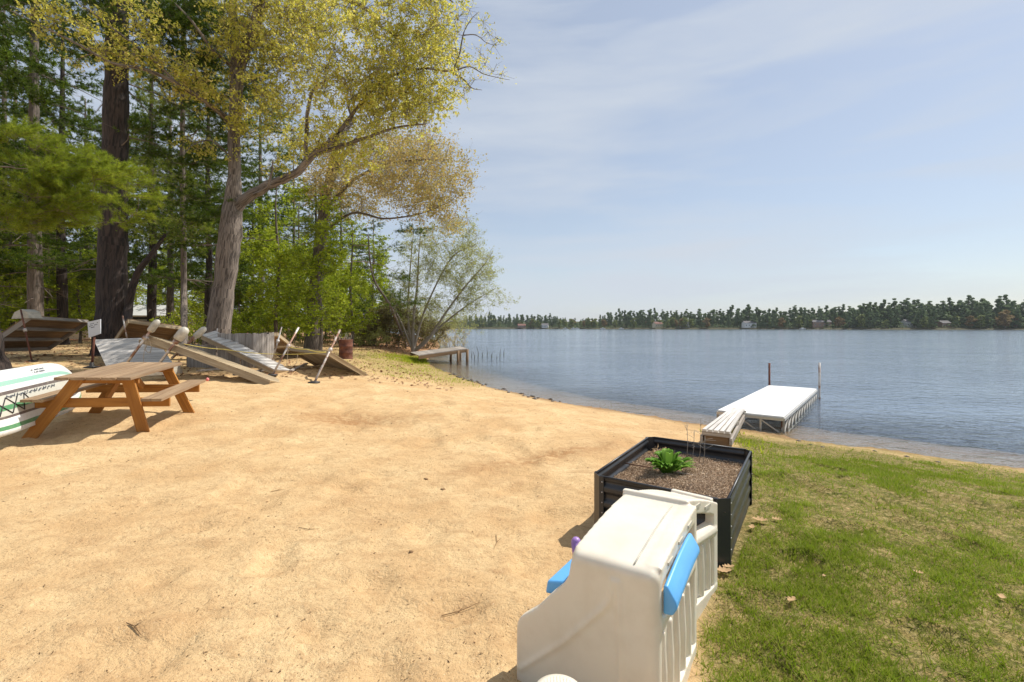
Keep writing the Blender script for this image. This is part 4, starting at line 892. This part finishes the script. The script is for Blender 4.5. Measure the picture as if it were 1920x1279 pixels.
def make_board():
    q0 = P(0, 822, 5.75); q1 = P(172, 756, 8.2); Ld = nrm(q1 - q0); up = P(0, 712, 6.15) - q0; Wd = nrm(up - Ld * np.dot(up, Ld)); N_ = nrm(np.cross(Ld, Wd)); N_ = -N_ if np.dot(N_, V3(0, 0, EYE) - q0) > 0 else N_
    t = thing('paddle_board', q0, 'white and green striped paddle board propped on its edge behind the picnic table', 'paddle board'); W0 = .80; mb = MB()
    us = np.linspace(-.95, 2.75, 40); n = len(us); prof = []
    def wid(u): f = (u + .95) / 3.7; return W0 * min(1, (max(0, 1 - abs(2 * f - 1) ** 3.2)) ** .5 + .02)
    vs = []; uv_ = []
    sec = [(-.5, .0), (-.5, -.06), (-.44, -.075), (-.25, -.08), (0, -.082), (.25, -.08), (.44, -.075), (.5, -.06), (.5, 0), (.5, .04), (.4, .06), (-.4, .06), (-.5, .04)]
    for u_ in us:
        w = wid(u_); rise = .12 * max(0, (u_ - 1.6)) ** 2
        for a, b in sec: vs.append(q0 + Ld * u_ + Wd * (W0 / 2 + a * w) + N_ * (b + rise)); uv_.append((u_, .5 + a))
    k = len(sec); F = []; U = []
    for i in range(n - 1):
        for j in range(k): j2 = (j + 1) % k; f = (i * k + j, (i + 1) * k + j, (i + 1) * k + j2, i * k + j2); F.append(f); U.append([uv_[q] for q in f])
    F.append(tuple(range(k))); U.append([uv_[q] for q in F[-1]]); F.append(tuple((n - 1) * k + q for q in range(k))[::-1]); U.append([uv_[q] for q in F[-1]])
    mb.add(vs, F, U, 0, True); mb.build('hull', M['board'], t)
    S = lambda u_, v_: q0 + Ld * u_ + Wd * (W0 * v_) - N_ * .088
    mb = MB()
    for a, b in [((.0, .30), (.28, .56)), ((.28, .56), (.55, .30)), ((.0, .56), (.28, .30)), ((.28, .30), (.55, .56)), ((-.2, .3), (.0, .56)), ((-.2, .56), (0, .3)), ((.55, .3), (.7, .56)), ((.7, .56), (.85, .32))]: mb.tube([S(*a), S(*b)], .006, 5)
    mb.build('bungee_cord', M['dark_steel'], t); mb = MB()
    for c_ in (.02, .1, .18): 
        for s_ in (-1, 1): mb.beam(S(-.35 + c_, .44), S(-.12 + c_, .44 + s_ * (.14 - c_ * .3)), .018, .004, up=N_)
    for i in range(20): 
        for r_ in range(2):
            if rng.random() < .8: a = S(1.12 + i * .018, .90 - r_ * .045 ); mb.beam(a, a + Wd * .02 + Ld * .006, .006, .003, up=N_)
    for i in range(36): u_ = .3 + i * .035; mb.beam(S(u_, .55 + .02 * math.sin(i * 1.9)), S(u_ + .03, .57 + .02 * math.sin(i * 2.7 + 1)), .012, .003, up=N_)
    mb.build('graphic', M['ink'], t)
make_board()

# ---------------------------------------------------------------- raised planter bed
def make_planter():
    h = .45; zb = -.05; A = V3(.605, 3.58, 0); B = V3(1.375, 3.03, 0); C = V3(1.415, 4.83, 0); Lv = (C - A); Lv = Lv / np.linalg.norm(Lv) * 1.50; Wv = nrm(B - A) * .93; Lv = V3(.775, 1.250, 0); zg = float(gz(1.4, 3.9))
    zg = 0.0; t = thing('planter_bed', A + (Lv + Wv) / 2 + V3(0, 0, zg), 'charcoal corrugated steel raised garden bed filled with mulch', 'planter'); c4 = [A, A + Wv, A + Wv + Lv, A + Lv]; ctr = A + (Lv + Wv) / 2
    for i in range(4):
        p0, p1 = c4[i], c4[(i + 1) % 4]; d = nrm(p1 - p0); nn = V3(d[1], -d[0], 0); L = np.linalg.norm(p1 - p0); a = .055; mb = MB(); N = 64; rows = []
        for k in range(N + 1):
            z = zb + (h - zb) * k / N; off = (.005 if i == 1 else .011) * math.tanh(2.2 * math.sin(2 * math.pi * (z) / .112)); off = off if .03 < z < h - .03 else 0; rows.append((z, off))
        vs = [p0 + d * a + nn * o + V3(0, 0, z) for z, o in rows] + [p1 - d * a + nn * o + V3(0, 0, z) for z, o in rows]
        vs += [q - nn * .003 for q in vs]; m1 = N + 1; F = []
        for k in range(N): F.append((k, m1 + k, m1 + k + 1, k + 1)); F.append((2 * m1 + k, 2 * m1 + k + 1, 3 * m1 + k + 1, 3 * m1 + k))
        F += [(0, 2 * m1, 3 * m1, m1), (N, m1 + N, 3 * m1 + N, 2 * m1 + N)]
        mb.add(vs, F, None, 0, True); mb.build('side_panel', M['planter'], t)
        # rolled rim
        mb = MB(); mb.tube([p0 + d * a + V3(0, 0, h), p1 - d * a + V3(0, 0, h)], .009, 8); mb.build('rim', M['planter'], t)
        # chamfered corner post
        dp = nrm(p0 - c4[(i - 1) % 4]); e0 = p0 - dp * a; e1 = p0 + d * a; q = [e0 - dp * .035, e0, e1, e1 + d * .035]; off = .014
        outw = nrm(p0 - ctr); outer = [q[0] + V3(dp[1], -dp[0], 0) * off, q[1] + V3(dp[1], -dp[0], 0) * off, q[2] + nn * off, q[3] + nn * off]; mb = MB()
        for k in range(3): mb.prism([outer[k] + V3(0, 0, zb), outer[k + 1] + V3(0, 0, zb), outer[k + 1] + V3(0, 0, h + .006), outer[k] + V3(0, 0, h + .006)], -outw * .004)
        po = mb.build('corner_post', M['planter'], t); mb = MB()
        for k in range(6):
            z = .04 + k * .075
            for pt, nr in ((outer[0] + dp * .012, V3(dp[1], -dp[0], 0)), (outer[3] - d * .012, nn)): mb.lathe(pt + V3(0, 0, z), [(0, .004), (.004, .003), (.0055, 0)], 8, ax=nr)
        mb.build('bolts', M['galv'], po)
    # soil
    n = 46; g = np.linspace(.012, .988, n); mb = MB(); vs = []
    for i in g:
        for j in g: p = A + Wv * i + Lv * j; z = .315 + .10 * math.exp(-((i - .82) ** 2 / .12 + (j - .25) ** 2 / .16)) + .05 * (fbm(np.array(p[0] * 9), np.array(p[1] * 9), 3) - .5); vs.append(V3(p[0], p[1], float(z)))
    mb.add(vs, [(a * n + b, a * n + b + 1, (a + 1) * n + b + 1, (a + 1) * n + b) for a in range(n - 1) for b in range(n - 1)], None, 0, True); so_ = mb.build('soil', M['mulch'], t)
    if so_.data.polygons[0].normal.z < 0: so_.data.flip_normals()
    VS = np.array(vs)
    def hs(i, j): return float(VS[int(np.clip(i * n, 0, n - 1)) * n + int(np.clip(j * n, 0, n - 1))][2])
    N = 26000; I = rng.uniform(.015, .985, N); J = rng.uniform(.015, .985, N); c = np.array([A + Wv * i + Lv * j for i, j in zip(I, J)]); c[:, 2] = [hs(i, j) + .004 for i, j in zip(I, J)]; c[:, 2] += rng.random(N) * .012
    tag(quads('mulch_chips', leafq(c, .013, flat=.5, aspect=.4), M['chip'], so_), kind='stuff')
    mb = MB(); m0 = A + Wv * .0 + Lv * .5 + V3(0, 0, h - .09); mb.tube([m0, m0 + Wv], .005, 6); mb.build('cross_rod', M['galv'], t)
    # hosta
    pc = A + Wv * .40 + Lv * .50; hz = hs(.40, .50) + .0; hst = thing('leafy_plant', (pc[0], pc[1], hz), 'green broad-leaved perennial clump growing in the mulch of the steel bed', 'plant'); mb = MB()
    for i in range(64):
        th = rng.random() * 6.28; out = rng.uniform(.05, .19); up_ = rng.uniform(.09, .19) * (1.15 - out * 2.6); st = V3(pc[0] + math.cos(th) * .02 * rng.random() * 3, pc[1] + math.sin(th) * .02, hz); d = V3(math.cos(th), math.sin(th), 0); sd = V3(-math.sin(th), math.cos(th), 0); w = rng.uniform(.017, .032); vs = []; K = 7
        for k in range(K):
            f = k / (K - 1); ctr_ = st + d * out * f + V3(0, 0, up_ * math.sin(f * 1.85)); ww = w * math.sin(math.pi * (f * .92 + .06)) ** .8
            vs += [ctr_ - sd * ww + V3(0, 0, ww * .5), ctr_, ctr_ + sd * ww + V3(0, 0, ww * .5)]
        mb.add(vs, [(3 * k + a, 3 * k + a + 1, 3 * k + a + 4, 3 * k + a + 3) for k in range(K - 1) for a in (0, 1)], None, 0, True)
    mb.build('leaves', M['hosta'], hst)
    # dead stalks and a dry shrub remnant
    ds = thing('dead_stalks', A + Wv * .52 + Lv * .86 + V3(0, 0, .3), 'bare dead flower stalks standing at the back of the steel bed', 'dead plant'); mb = MB()
    for i, j, hh in [(.44, .86, .40), (.5, .8, .34), (.56, .85, .44), (.60, .82, .30)]:
        p = A + Wv * i + Lv * j + V3(0, 0, .28); q = p + V3(rng.normal(0, .03), 0, hh); mb.tube([p, (p + q) / 2 + V3(.01, 0, 0), q], [.003, .0025, .002], 5)
        for k in range(7): s0 = p + (q - p) * rng.uniform(.55, .95); mb.tube([s0, s0 + V3(rng.normal(0, .05), rng.normal(0, .04), rng.uniform(.0, .05))], [.0015, .001], 4)
    mb.build('stalks', M['pale_twig'], ds)
    dl = thing('dry_fern', A + Wv * .12 + Lv * .9 + V3(0, 0, .3), 'curled rust-brown dead leaves in the far left corner of the bed', 'dead plant'); p = A + Wv * .14 + Lv * .9; c = V3(p[0], p[1], .34) + rng.normal(0, 1, (90, 3)) * V3(.05, .05, .022); quads('leaves', leafq(c, .05, aspect=.35), M['dead_leaf'], dl)
make_planter()

# ---------------------------------------------------------------- cream plastic play structure
def make_toy():
    O = V3(.525, 1.81, 0); u = nrm(V3(.54, .84, 0)); v = V3(-u[1], u[0], 0); U = V3(0, 0, 1); zg = float(gz(.7, 2.2)); zg = 0.0
    W = lambda a, b, z: O + u * a + v * b + U * (z)
    t = thing('play_structure', O, 'cream plastic toddler play panel with arched roof and blue shelf beside the steel bed', 'play structure')
    arch = lambda a: .600 + .055 * math.sin(min(1, (a + .02) / .62) * math.pi * .5)
    def finish(mb, name, m, vox=.0055, sm_=3):
        o = mb.build(name, m, t); r = o.modifiers.new('r', 'REMESH'); r.mode = 'VOXEL'; r.voxel_size = vox; r.use_smooth_shade = True
        s = o.modifiers.new('s', 'SMOOTH'); s.iterations = sm_; s.factor = .5; return o
    # near end panel: one moulded leaf with a swept shoulder
    mb = MB(); prof = [(.012, -.05), (.012, .585), (.30, .585), (.33, .58), (.34, .57), (.345, .52), (.37, .475), (.43, .415), (.50, .335), (.555, .29), (.585, .265), (.60, .235), (.605, .18), (.605, -.05)]
    mb.prism([W(0, b, z) for b, z in prof], u * .055); mb.tube([W(.04, .012, -.05), W(.04, .012, .585)], .04, 20); mb.tube([W(.04, .0, .585), W(.04, .31, .585)], .04, 20)
    mb.lathe(W(.04, .012, .585), [(.04, 0), (.036, .017), (.024, .032), (0, .04)], 20); mb.lathe(W(.04, .305, .545), [(.04, 0), (.04, .04), (.036, .057), (.024, .072), (0, .08)], 20)
    shell = mb
    # roof slab following the arch
    mb = shell; A_ = np.linspace(.04, .64, 14); top = [W(a, 0.012, arch(a) + .018) for a in A_]; bot = [W(a, .012, arch(a) - .03) for a in A_[::-1]]; mb.prism(top + bot, v * .325)
    mb.box(W(.655, .175, .672), u * .017, v * .168, U * .026)
    mb = MB(); mb.tube([W(a, .075, arch(a) + .019) for a in np.linspace(.03, .6, 10)], .0035, 6); mb.build('roof_groove', M['cap'], t)
    # arched right frame of the near half
    def strip(mb, f0, f1, a0, a1, b0, b1, n=12):
        A_ = np.linspace(a0, a1, n); mb.prism([W(a, b0, f1(a)) for a in A_] + [W(a, b0, f0(a)) for a in A_[::-1]], v * (b1 - b0))
    mb = shell; strip(mb, lambda a: arch(a) - .052, lambda a: arch(a) + .022, .04, .665, -.028, .03)
    mb.box(W(.635, 0, .30), u * .030, v * .028, U * .35); mb.box(W(.33, 0, .41), u * .30, v * .032, U * .022)
    mb.tube([W(.002, .585, .035), W(.002, .36, .24), W(.002, .19, .43), W(.002, .165, .47), W(.002, .152, .56)], .012, 8); mb.tube([W(.002, .125, -.04), W(.002, .125, .3), W(.002, .13, .56)], .011, 8)
    finish(mb, 'shell', M['toy'], .0065, 14)
    mb = MB(); mb.box(W(.33, 0.004, .19), u * .30, v * .014, U * .225)
    for i in range(5):
        a = .10 + i * .105; mb.tube([W(a, -.008, .0), W(a, -.010, .20), W(a, -.008, .355)], [.024, .024, .018], 10)
    mb.box(W(.33, -.006, -.01), u * .30, v * .028, U * .035); finish(mb, 'ribbed_panel', M['toy'], .005, 3)
    for i in range(3): mb = MB(); a = .16 + i * .17; mb.box(W(a, -.030, arch(a) - .012), u * .035, v * .003, U * .006); mb.build('slot', M['cap'], t)
    # blue ledge held in the opening
    mb = MB(); A_ = np.linspace(.05, .46, 8); f = lambda a: .47 + .075 * math.sin((a + .02) / .5 * 1.6)
    mb.prism([W(-.01, -.035, .425), W(-.01, -.105, .44), W(-.01, -.11, .47), W(-.01, -.04, .545)], u * .02)
    for i in range(7):
        a, b = A_[i], A_[i + 1]
        for (a_, z_) in ((a, f(a)),): pass
    secs = []
    ring = [(-.03, -.035), (-.03, .072), (-.045, .078), (-.080, .022), (-.084, .0), (-.066, -.032)]
    vs = []; F = []
    for a in A_: vs += [W(a, b, f(a) + z) for b, z in ring]
    k = 6
    for i in range(len(A_) - 1):
        for j in range(k): F.append((i * k + j, (i + 1) * k + j, (i + 1) * k + (j + 1) % k, i * k + (j + 1) % k))
    F += [tuple(range(k)), tuple((len(A_) - 1) * k + j for j in range(k))[::-1]]; mb = MB(); mb.add(vs, F, None, 0)
    import bmesh
    o = mb.build('ledge', M['toy_blue'], t); bm = bmesh.new(); bm.from_mesh(o.data); bmesh.ops.recalc_face_normals(bm, faces=bm.faces); bm.to_mesh(o.data); bm.free(); bv = o.modifiers.new('b', 'BEVEL'); bv.width = .008; bv.segments = 3; o.data.polygons.foreach_set('use_smooth', [True] * len(o.data.polygons))
    # far half, hinged at a slight angle
    O2 = W(.575, .12, 0); e2 = W(1.245, 0, 0); u2 = nrm(e2 - O2); v2 = V3(-u2[1], u2[0], 0); L2 = np.linalg.norm(e2 - O2)
    W2 = lambda a, b, z: O2 + u2 * a + v2 * b + U * z; ar = lambda a: .655 - .155 * max(0, a / L2) ** 1.7
    mb = MB(); A_ = np.linspace(.1, L2, 14); mb.prism([W2(a, .01, ar(a) + .006) for a in A_] + [W2(a, .01, ar(a) - .03) for a in A_[::-1]], v2 * .24)
    mb.box(W2(L2 - .017, .125, .515), u2 * .017, v2 * .125, U * .022); finish(mb, 'far_roof', M['toy'], .0055, 5)
    mb = MB(); mb.prism([W2(a, -.026, ar(a) + .012) for a in A_] + [W2(a, -.026, ar(a) - .065) for a in A_[::-1]], v2 * .05)
    mb.box(W2(L2 - .03, 0, .23), u2 * .03, v2 * .026, U * .28); mb.box(W2(.13, 0, .29), u2 * .03, v2 * .026, U * .33); mb.box(W2(L2 / 2 + .05, 0, -.005), u2 * (L2 / 2 - .06), v2 * .03, U * .05)
    mb.tube([W2(.1, .01, .40), W2(L2 - .02, .01, .36)], [.045, .045], 12); finish(mb, 'far_frame', M['toy'], .0055, 4)
    mb = MB(); mb.box(W2(L2 / 2 + .05, .008, .18), u2 * (L2 / 2 - .06), v2 * .012, U * .19)
    for i in range(5): a = .18 + i * .098; mb.tube([W2(a, -.004, .03), W2(a, -.006, .2), W2(a, -.004, .33)], [.021, .021, .016], 10)
    finish(mb, 'far_ribbed_panel', M['toy'], .005, 3)
    for i in range(3): mb = MB(); a = .22 + i * .15; mb.box(W2(a, -.028, ar(a) - .022), u2 * .04, v2 * .003, U * .008); mb.build('slot', M['cap'], t)
    mb = MB(); mb.box(W2(L2 / 2, .22, .2), u2 * L2 / 2, v2 * .012, U * .22); finish(mb, 'inner_wall', M['toy'], .008, 2)
    # tray side: blue basin rim, purple handle
    mb = MB(); mb.prism([W(.08, .36, .45), W(.08, .49, .42), W(.08, .50, .36), W(.08, .36, .38)], u * .42); o = mb.build('blue_tray', M['toy_blue'], t); bv = o.modifiers.new('b', 'BEVEL'); bv.width = .01; bv.segments = 3
    mb = MB(); mb.tube([W(.50, .53, .30), W(.505, .54, .36), W(.51, .55, .415)], [.026, .026, .026], 12); mb.lathe(W(.51, .55, .415), [(.026, 0), (.023, .014), (.014, .024), (0, .027)], 12); mb.build('handle', M['toy_purple'], t)
    # round ribbed lid in front
    q = V3(.155, 1.60, .33); mb = MB(); mb.lathe(q, [(0, .012), (.06, .014), (.082, .006), (.086, -.008), (.086, -.05), (.078, -.38), (0, -.38)], 40); l = thing('round_stool', q - V3(0, 0, .37), 'round cream ribbed lid top poking in at the bottom edge before the play structure', 'stool'); mb.build('drum', M['toy'], l)
    mb = MB()
    for i in range(11): x_ = -.055 + i * .011; hw = math.sqrt(max(.0, .060 ** 2 - x_ * x_)); mb.tube([q + V3(x_, -hw, .0115), q + V3(x_, hw, .0115)], .0035, 5)
    mb.build('top_ribs', M['toy'], l)
make_toy()

# ---------------------------------------------------------------- docks
def make_white_dock():
    D = 1.62; z = EYE - D; a = V3(*P(1469.5, 781, 0)[:0]) if 0 else None
    def H(px, py): Y = D * FPX / (py - HOR); return V3((px - 960) / FPX * Y, Y, z)
    fl, fr, nr = H(1439.5, 721), H(1532, 728.5), H(1469.5, 781.5)
    Ld = nrm(((fr - nr))); Wd = V3(-Ld[1], Ld[0], 0); w = 1.14; L = np.linalg.norm(fr - nr); nl = nr + Wd * w; fl = nl + Ld * L; fr = nr + Ld * L
    t = thing('white_dock', (nr + fl) / 2, 'white floating-height dock with truss sides standing in the lake', 'dock'); mb = MB(); n = 34
    for i in range(n): c = nr + Wd * w / 2 + Ld * L * (i + .5) / n; mb.box(c - V3(0, 0, .0125), Wd * w / 2, Ld * (L / n - .012) / 2, V3(0, 0, .0125))
    mb.build('decking', M['white'], t)
    mb = MB()
    for p0, p1 in ((nr, fr), (nl, fl), (nr, nl), (fr, fl)): mb.beam(p0 - V3(0, 0, .055), p1 - V3(0, 0, .055), .04, .05); 
    mb.build('edge_frame', M['alu'], t)
    for p0, dd, LL in ((nr, Ld, L), (nl, Ld, L), (nr, Wd, w)):
        mb = MB(); k = max(3, int(LL / .42)); mb.beam(p0 - V3(0, 0, .36), p0 + dd * LL - V3(0, 0, .36), .035, .03)
        for i in range(k + 1): q = p0 + dd * LL * i / k; mb.beam(q - V3(0, 0, .08), q - V3(0, 0, .36), .03, .03, up=dd)
        for i in range(k): q = p0 + dd * LL * i / k; q2 = p0 + dd * LL * (i + 1) / k; mb.beam(q - V3(0, 0, .34), q2 - V3(0, 0, .09), .02, .02)
        mb.build('side_truss', M['alu'], t)
    for q, hh, m in ((fl + Ld * .05 - Wd * .0, .62, 'rust'), (fr + Ld * .05 - Wd * .05, .68, 'galv')): mb = MB(); mb.tube([q + V3(0, 0, -1.2), q + V3(0, 0, hh)], .028, 8); mb.build('post', M[m], t)
    for q in (nr + Ld * .2 + Wd * .05, nl + Ld * .2 - Wd * .05): mb = MB(); mb.tube([q - V3(0, 0, .9), q - V3(0, 0, .04)], .025, 8); mb.build('leg', M['galv'], t)
    # pallet gangway
    gl, gr = P(1315, 806, 6.9), P(1370, 812, 6.7); hl, hr = nl + V3(0, 0, .03) + Ld * .0, None
    e0 = P(1372, 765, 9.55); e1 = P(1396, 768, 9.2)
    t = thing('gangway', (gl + gr) / 2, 'weathered grey slatted wooden ramp leading onto the white dock', 'ramp'); mb = MB()
    for i in range(5):
        f = (i + .5) / 5; a = gl * (1 - f) + gr * f; b = e0 * (1 - f) + e1 * f; mb.beam(a, b, .052, .03)
    mb.build('slats', M['white_wood'], t); mb = MB()
    for f in (.02, .45, .97): mb = MB(); a = gl * (1 - f) + e0 * f; b = gr * (1 - f) + e1 * f; mb.beam(a - V3(0, 0, .045), b - V3(0, 0, .045), .09, .055); mb.build('cross_board', M['grey_wood'], t)
    for p0, p1 in ((gl, e0), (gr, e1)): mb = MB(); mb.beam(p0 - V3(0, 0, .125), p1 - V3(0, 0, .125), .035, .09); mb.build('side_rail', M['grey_wood'], t)
    mb = MB(); zt = min(gl[2], gr[2]) - .02; d = nrm(gr - gl); fw = nrm(V3(-d[1], d[0], 0)); c = (gl + gr) / 2 - V3(0, 0, .20) + fw * .16; mb.box(c, (gr - gl) * .42, fw * .12, V3(0, 0, .14)); mb.build('timber_block', M['brown_wood'], t)
make_white_dock()
def make_wood_dock():
    a, b = P(769.6, 661.5, 27.5), P(785, 667.5, 24.8); c, d = P(863, 650.5, 29.3), P(876, 654.5, 26.5)
    t = thing('wooden_dock', (a + d) / 2, 'small weathered plank dock reaching from the grassy bank into the lake', 'dock'); mb = MB(); n = 22
    for i in range(n):
        f0 = i / n; f1 = (i + .93) / n; p = [a + (c - a) * f0, b + (d - b) * f0, b + (d - b) * f1, a + (c - a) * f1]; mb.prism(p, V3(0, 0, .035))
    mb.build('decking', M['grey_wood'], t)
    for p0, p1 in ((b, d), (a, c)): mb = MB(); mb.beam(p0 - V3(0, 0, .09), p1 - V3(0, 0, .09), .05, .16); mb.build('side_rail', M['brown_wood'], t)
    for q in (d, c, b + (d - b) * .8, a + (c - a) * .8): mb = MB(); mb.tube([q + V3(0, 0, -.02), V3(q[0], q[1], WL - .5)], .08, 8); mb.build('post', M['brown_wood'], t)
make_wood_dock()
for i, (px, h_) in enumerate([(889, .35), (896, .55), (904, .3), (913, .5), (921, .38), (937, .45), (884, .3), (944, .4), (931, .2)]):
    x, y = GW(px, 668 + (i * 7 % 5)); y = 29 + (i * 5 % 4); x = (px - 960) / FPX * y; t = thing('reed', (x, y, WL), 'thin dark reed stem standing in the water beyond the small dock', 'reed', 'reed stems beyond the small dock'); mb = MB()
    mb.tube([V3(x, y, WL - .4), V3(x + .02, y, WL + h_ * .6), V3(x + rng.normal(0, .05), y, WL + h_ * 1.3)], [.02, .016, .006], 5); mb.build('stem', M['pine_bark'], t)
    mb = MB(); mb.tube([V3(x + .02, y, WL + .05), V3(x + .08, y, WL + h_ * .5)], [.012, .004], 4); mb.build('leaf', M['dull_leaf'], t)

# ---------------------------------------------------------------- shoreline stones, twigs, leaves
def rock(name, label, c, r, m, cat, group, sq=.6):
    mb = MB(); vs = []; F = []; n1, n2 = 5, 8; sd = rng.random(3) * 9
    for i in range(n1 + 1):
        for j in range(n2):
            th = math.pi * i / n1; ph = 2 * math.pi * j / n2; d = V3(math.sin(th) * math.cos(ph), math.sin(th) * math.sin(ph), math.cos(th) * sq); k = 1 + .35 * math.sin(3 * d[0] + sd[0]) * math.cos(4 * d[1] + sd[1]) + rng.normal(0, .05) * (0 < i < n1); vs.append(c + d * r * k)
    for i in range(n1):
        for j in range(n2): F.append((i * n2 + j, (i + 1) * n2 + j, (i + 1) * n2 + (j + 1) % n2, i * n2 + (j + 1) % n2))
    mb.add(vs, F, None, 0, True); return tag(mb.build(name, m), label, cat, group)
sp = [GW(px, py) for px, py in [(850, 701), (880, 712), (930, 727), (1000, 744), (1060, 754)]]
for i in range(46):
    f = rng.random() ** 1.2 * 3.999; k = int(f); a, b = np.array(sp[k]), np.array(sp[min(k + 1, 4)]); p = a + (b - a) * (f - k) + V3(rng.normal(0, .1), rng.normal(0, .14), 0)[:2] + np.array([-.05, -.12])
    rock('shore_stone', 'small dark stone among those lining the water edge', onground(*p), rng.uniform(.025, .07), M['stone'], 'stone', 'dark stones lining the water edge')
for px, py, r in [(1500, 828), (1520, 832), (1560, 838), (1640, 845), (1665, 847), (1690, 851), (1740, 862), (1770, 860)] and [(1498, 827, .04), (1520, 834, .025), (1542, 838, .03), (1700, 856, .035), (1640, 846, .03), (1760, 866, .03)]:
    g = G(px, py); rock('shore_stone', 'dark clod of debris on the wet sand right of the white dock', g, r, M['stone'], 'stone', 'clods on the wet sand right of the white dock', .4)
for px, py, lab in [(799, 899, 'small black clod on the sand, left of a second one'), (831, 916, 'small dark clod on the sand right of another'), (771, 1040, 'dark clod of bark on the sand below the two black ones')]:
    rock('bark_clod', lab, G(px, py), .022, M['debris'], 'clod', None, .5)
for pts, lab in [([(237, 1178), (252, 1183), (264, 1190)], 'short dark twig on the sand in the lower left'), ([(828, 1148), (860, 1140), (900, 1134)], 'long thin reddish twig on the sand left of the play structure'), ([(930, 1003), (932, 1020), (926, 1034)], 'curved thin twig standing out on the sand near the steel bed'), ([(508, 915), (520, 912), (532, 911)], 'pale straw twig on the sand in the middle'), ([(560, 993), (578, 997), (598, 993)], 'curved brown twig in the middle of the sand')]:
    mb = MB(); P3 = [G(*q) + V3(0, 0, .008) for q in pts]; mb.tube(P3, [.0022, .0027, .0012], 6); s0 = P3[1]; mb.tube([s0, s0 + V3(.03, .04, .01)], [.002, .001], 4); tag(mb.build('twig', M['debris']), lab, 'twig')
def oak_leaf(px, py, s, lab, grp=None):
    g = G(px, py) + V3(0, 0, .022); th = rng.random() * 6.28; mb = MB(); out = []; K = 9; d = V3(math.cos(th), math.sin(th), 0); e = V3(-math.sin(th), math.cos(th), 0); vs = []
    for k in range(K): f = k / (K - 1); w = s * .32 * math.sin(math.pi * min(1, f * .95 + .04)) * (1.25 if k % 2 else .55); c = g + d * (f - .5) * s + V3(0, 0, .25 * s * (f - .5) ** 2 * 2); vs += [c - e * w + V3(0, 0, w * .5), c, c + e * w + V3(0, 0, w * .3)]
    mb.add(vs, [(3 * k + a, 3 * k + a + 1, 3 * k + a + 4, 3 * k + a + 3) for k in range(K - 1) for a in (0, 1)], None, 0, True); return tag(mb.build('fallen_leaf', M['dead_leaf']), lab, 'fallen leaf', grp)
for px, py, s, lab in [(1484, 1131, .07, 'pale dry oak leaf alone in the middle of the near lawn'), (1425, 985, .11, 'pale curled leaf by the right side of the steel bed'), (1457, 980, .075, 'rust-orange leaf just right of the pale curled one by the bed'), (1356, 1080, .10, 'tan leaf against the near corner of the steel bed'), (1366, 1074, .08, 'straw-coloured leaf sliver behind the tan one at the bed corner'), (1722, 1083, .05, 'small whitish leaf in the grass at the right'), (1590, 960, .035, 'tiny white leaf fragment in the upper lawn'), (1410, 1000, .08, 'brown leaf tucked beside the bed wall'), (1545, 1090, .03, 'tiny pale fragment left of centre on the lawn'), (1878, 1125, .06, 'grey-brown dead leaf at the right edge of the lawn')]:
    oak_leaf(px, py, s, lab)

# ---------------------------------------------------------------- thin spring haze over the lake
def make_haze():
    mb = MB(); mb.box(V3(50, 930, 20), V3(1460, 0, 0), V3(0, 985, 0), V3(0, 0, 25))
    m = bpy.data.materials.new('haze_air'); m.use_nodes = True; m.node_tree.nodes.clear(); v = m.node_tree.nodes.new('ShaderNodeVolumePrincipled'); o = m.node_tree.nodes.new('ShaderNodeOutputMaterial')
    v.inputs['Color'].default_value = (.86, .92, 1, 1); v.inputs['Density'].default_value = .0001; m.node_tree.links.new(v.outputs[0], o.inputs['Volume'])
    tag(mb.build('haze', m), 'faint pale haze over the lake', 'haze', kind='stuff')
make_haze()
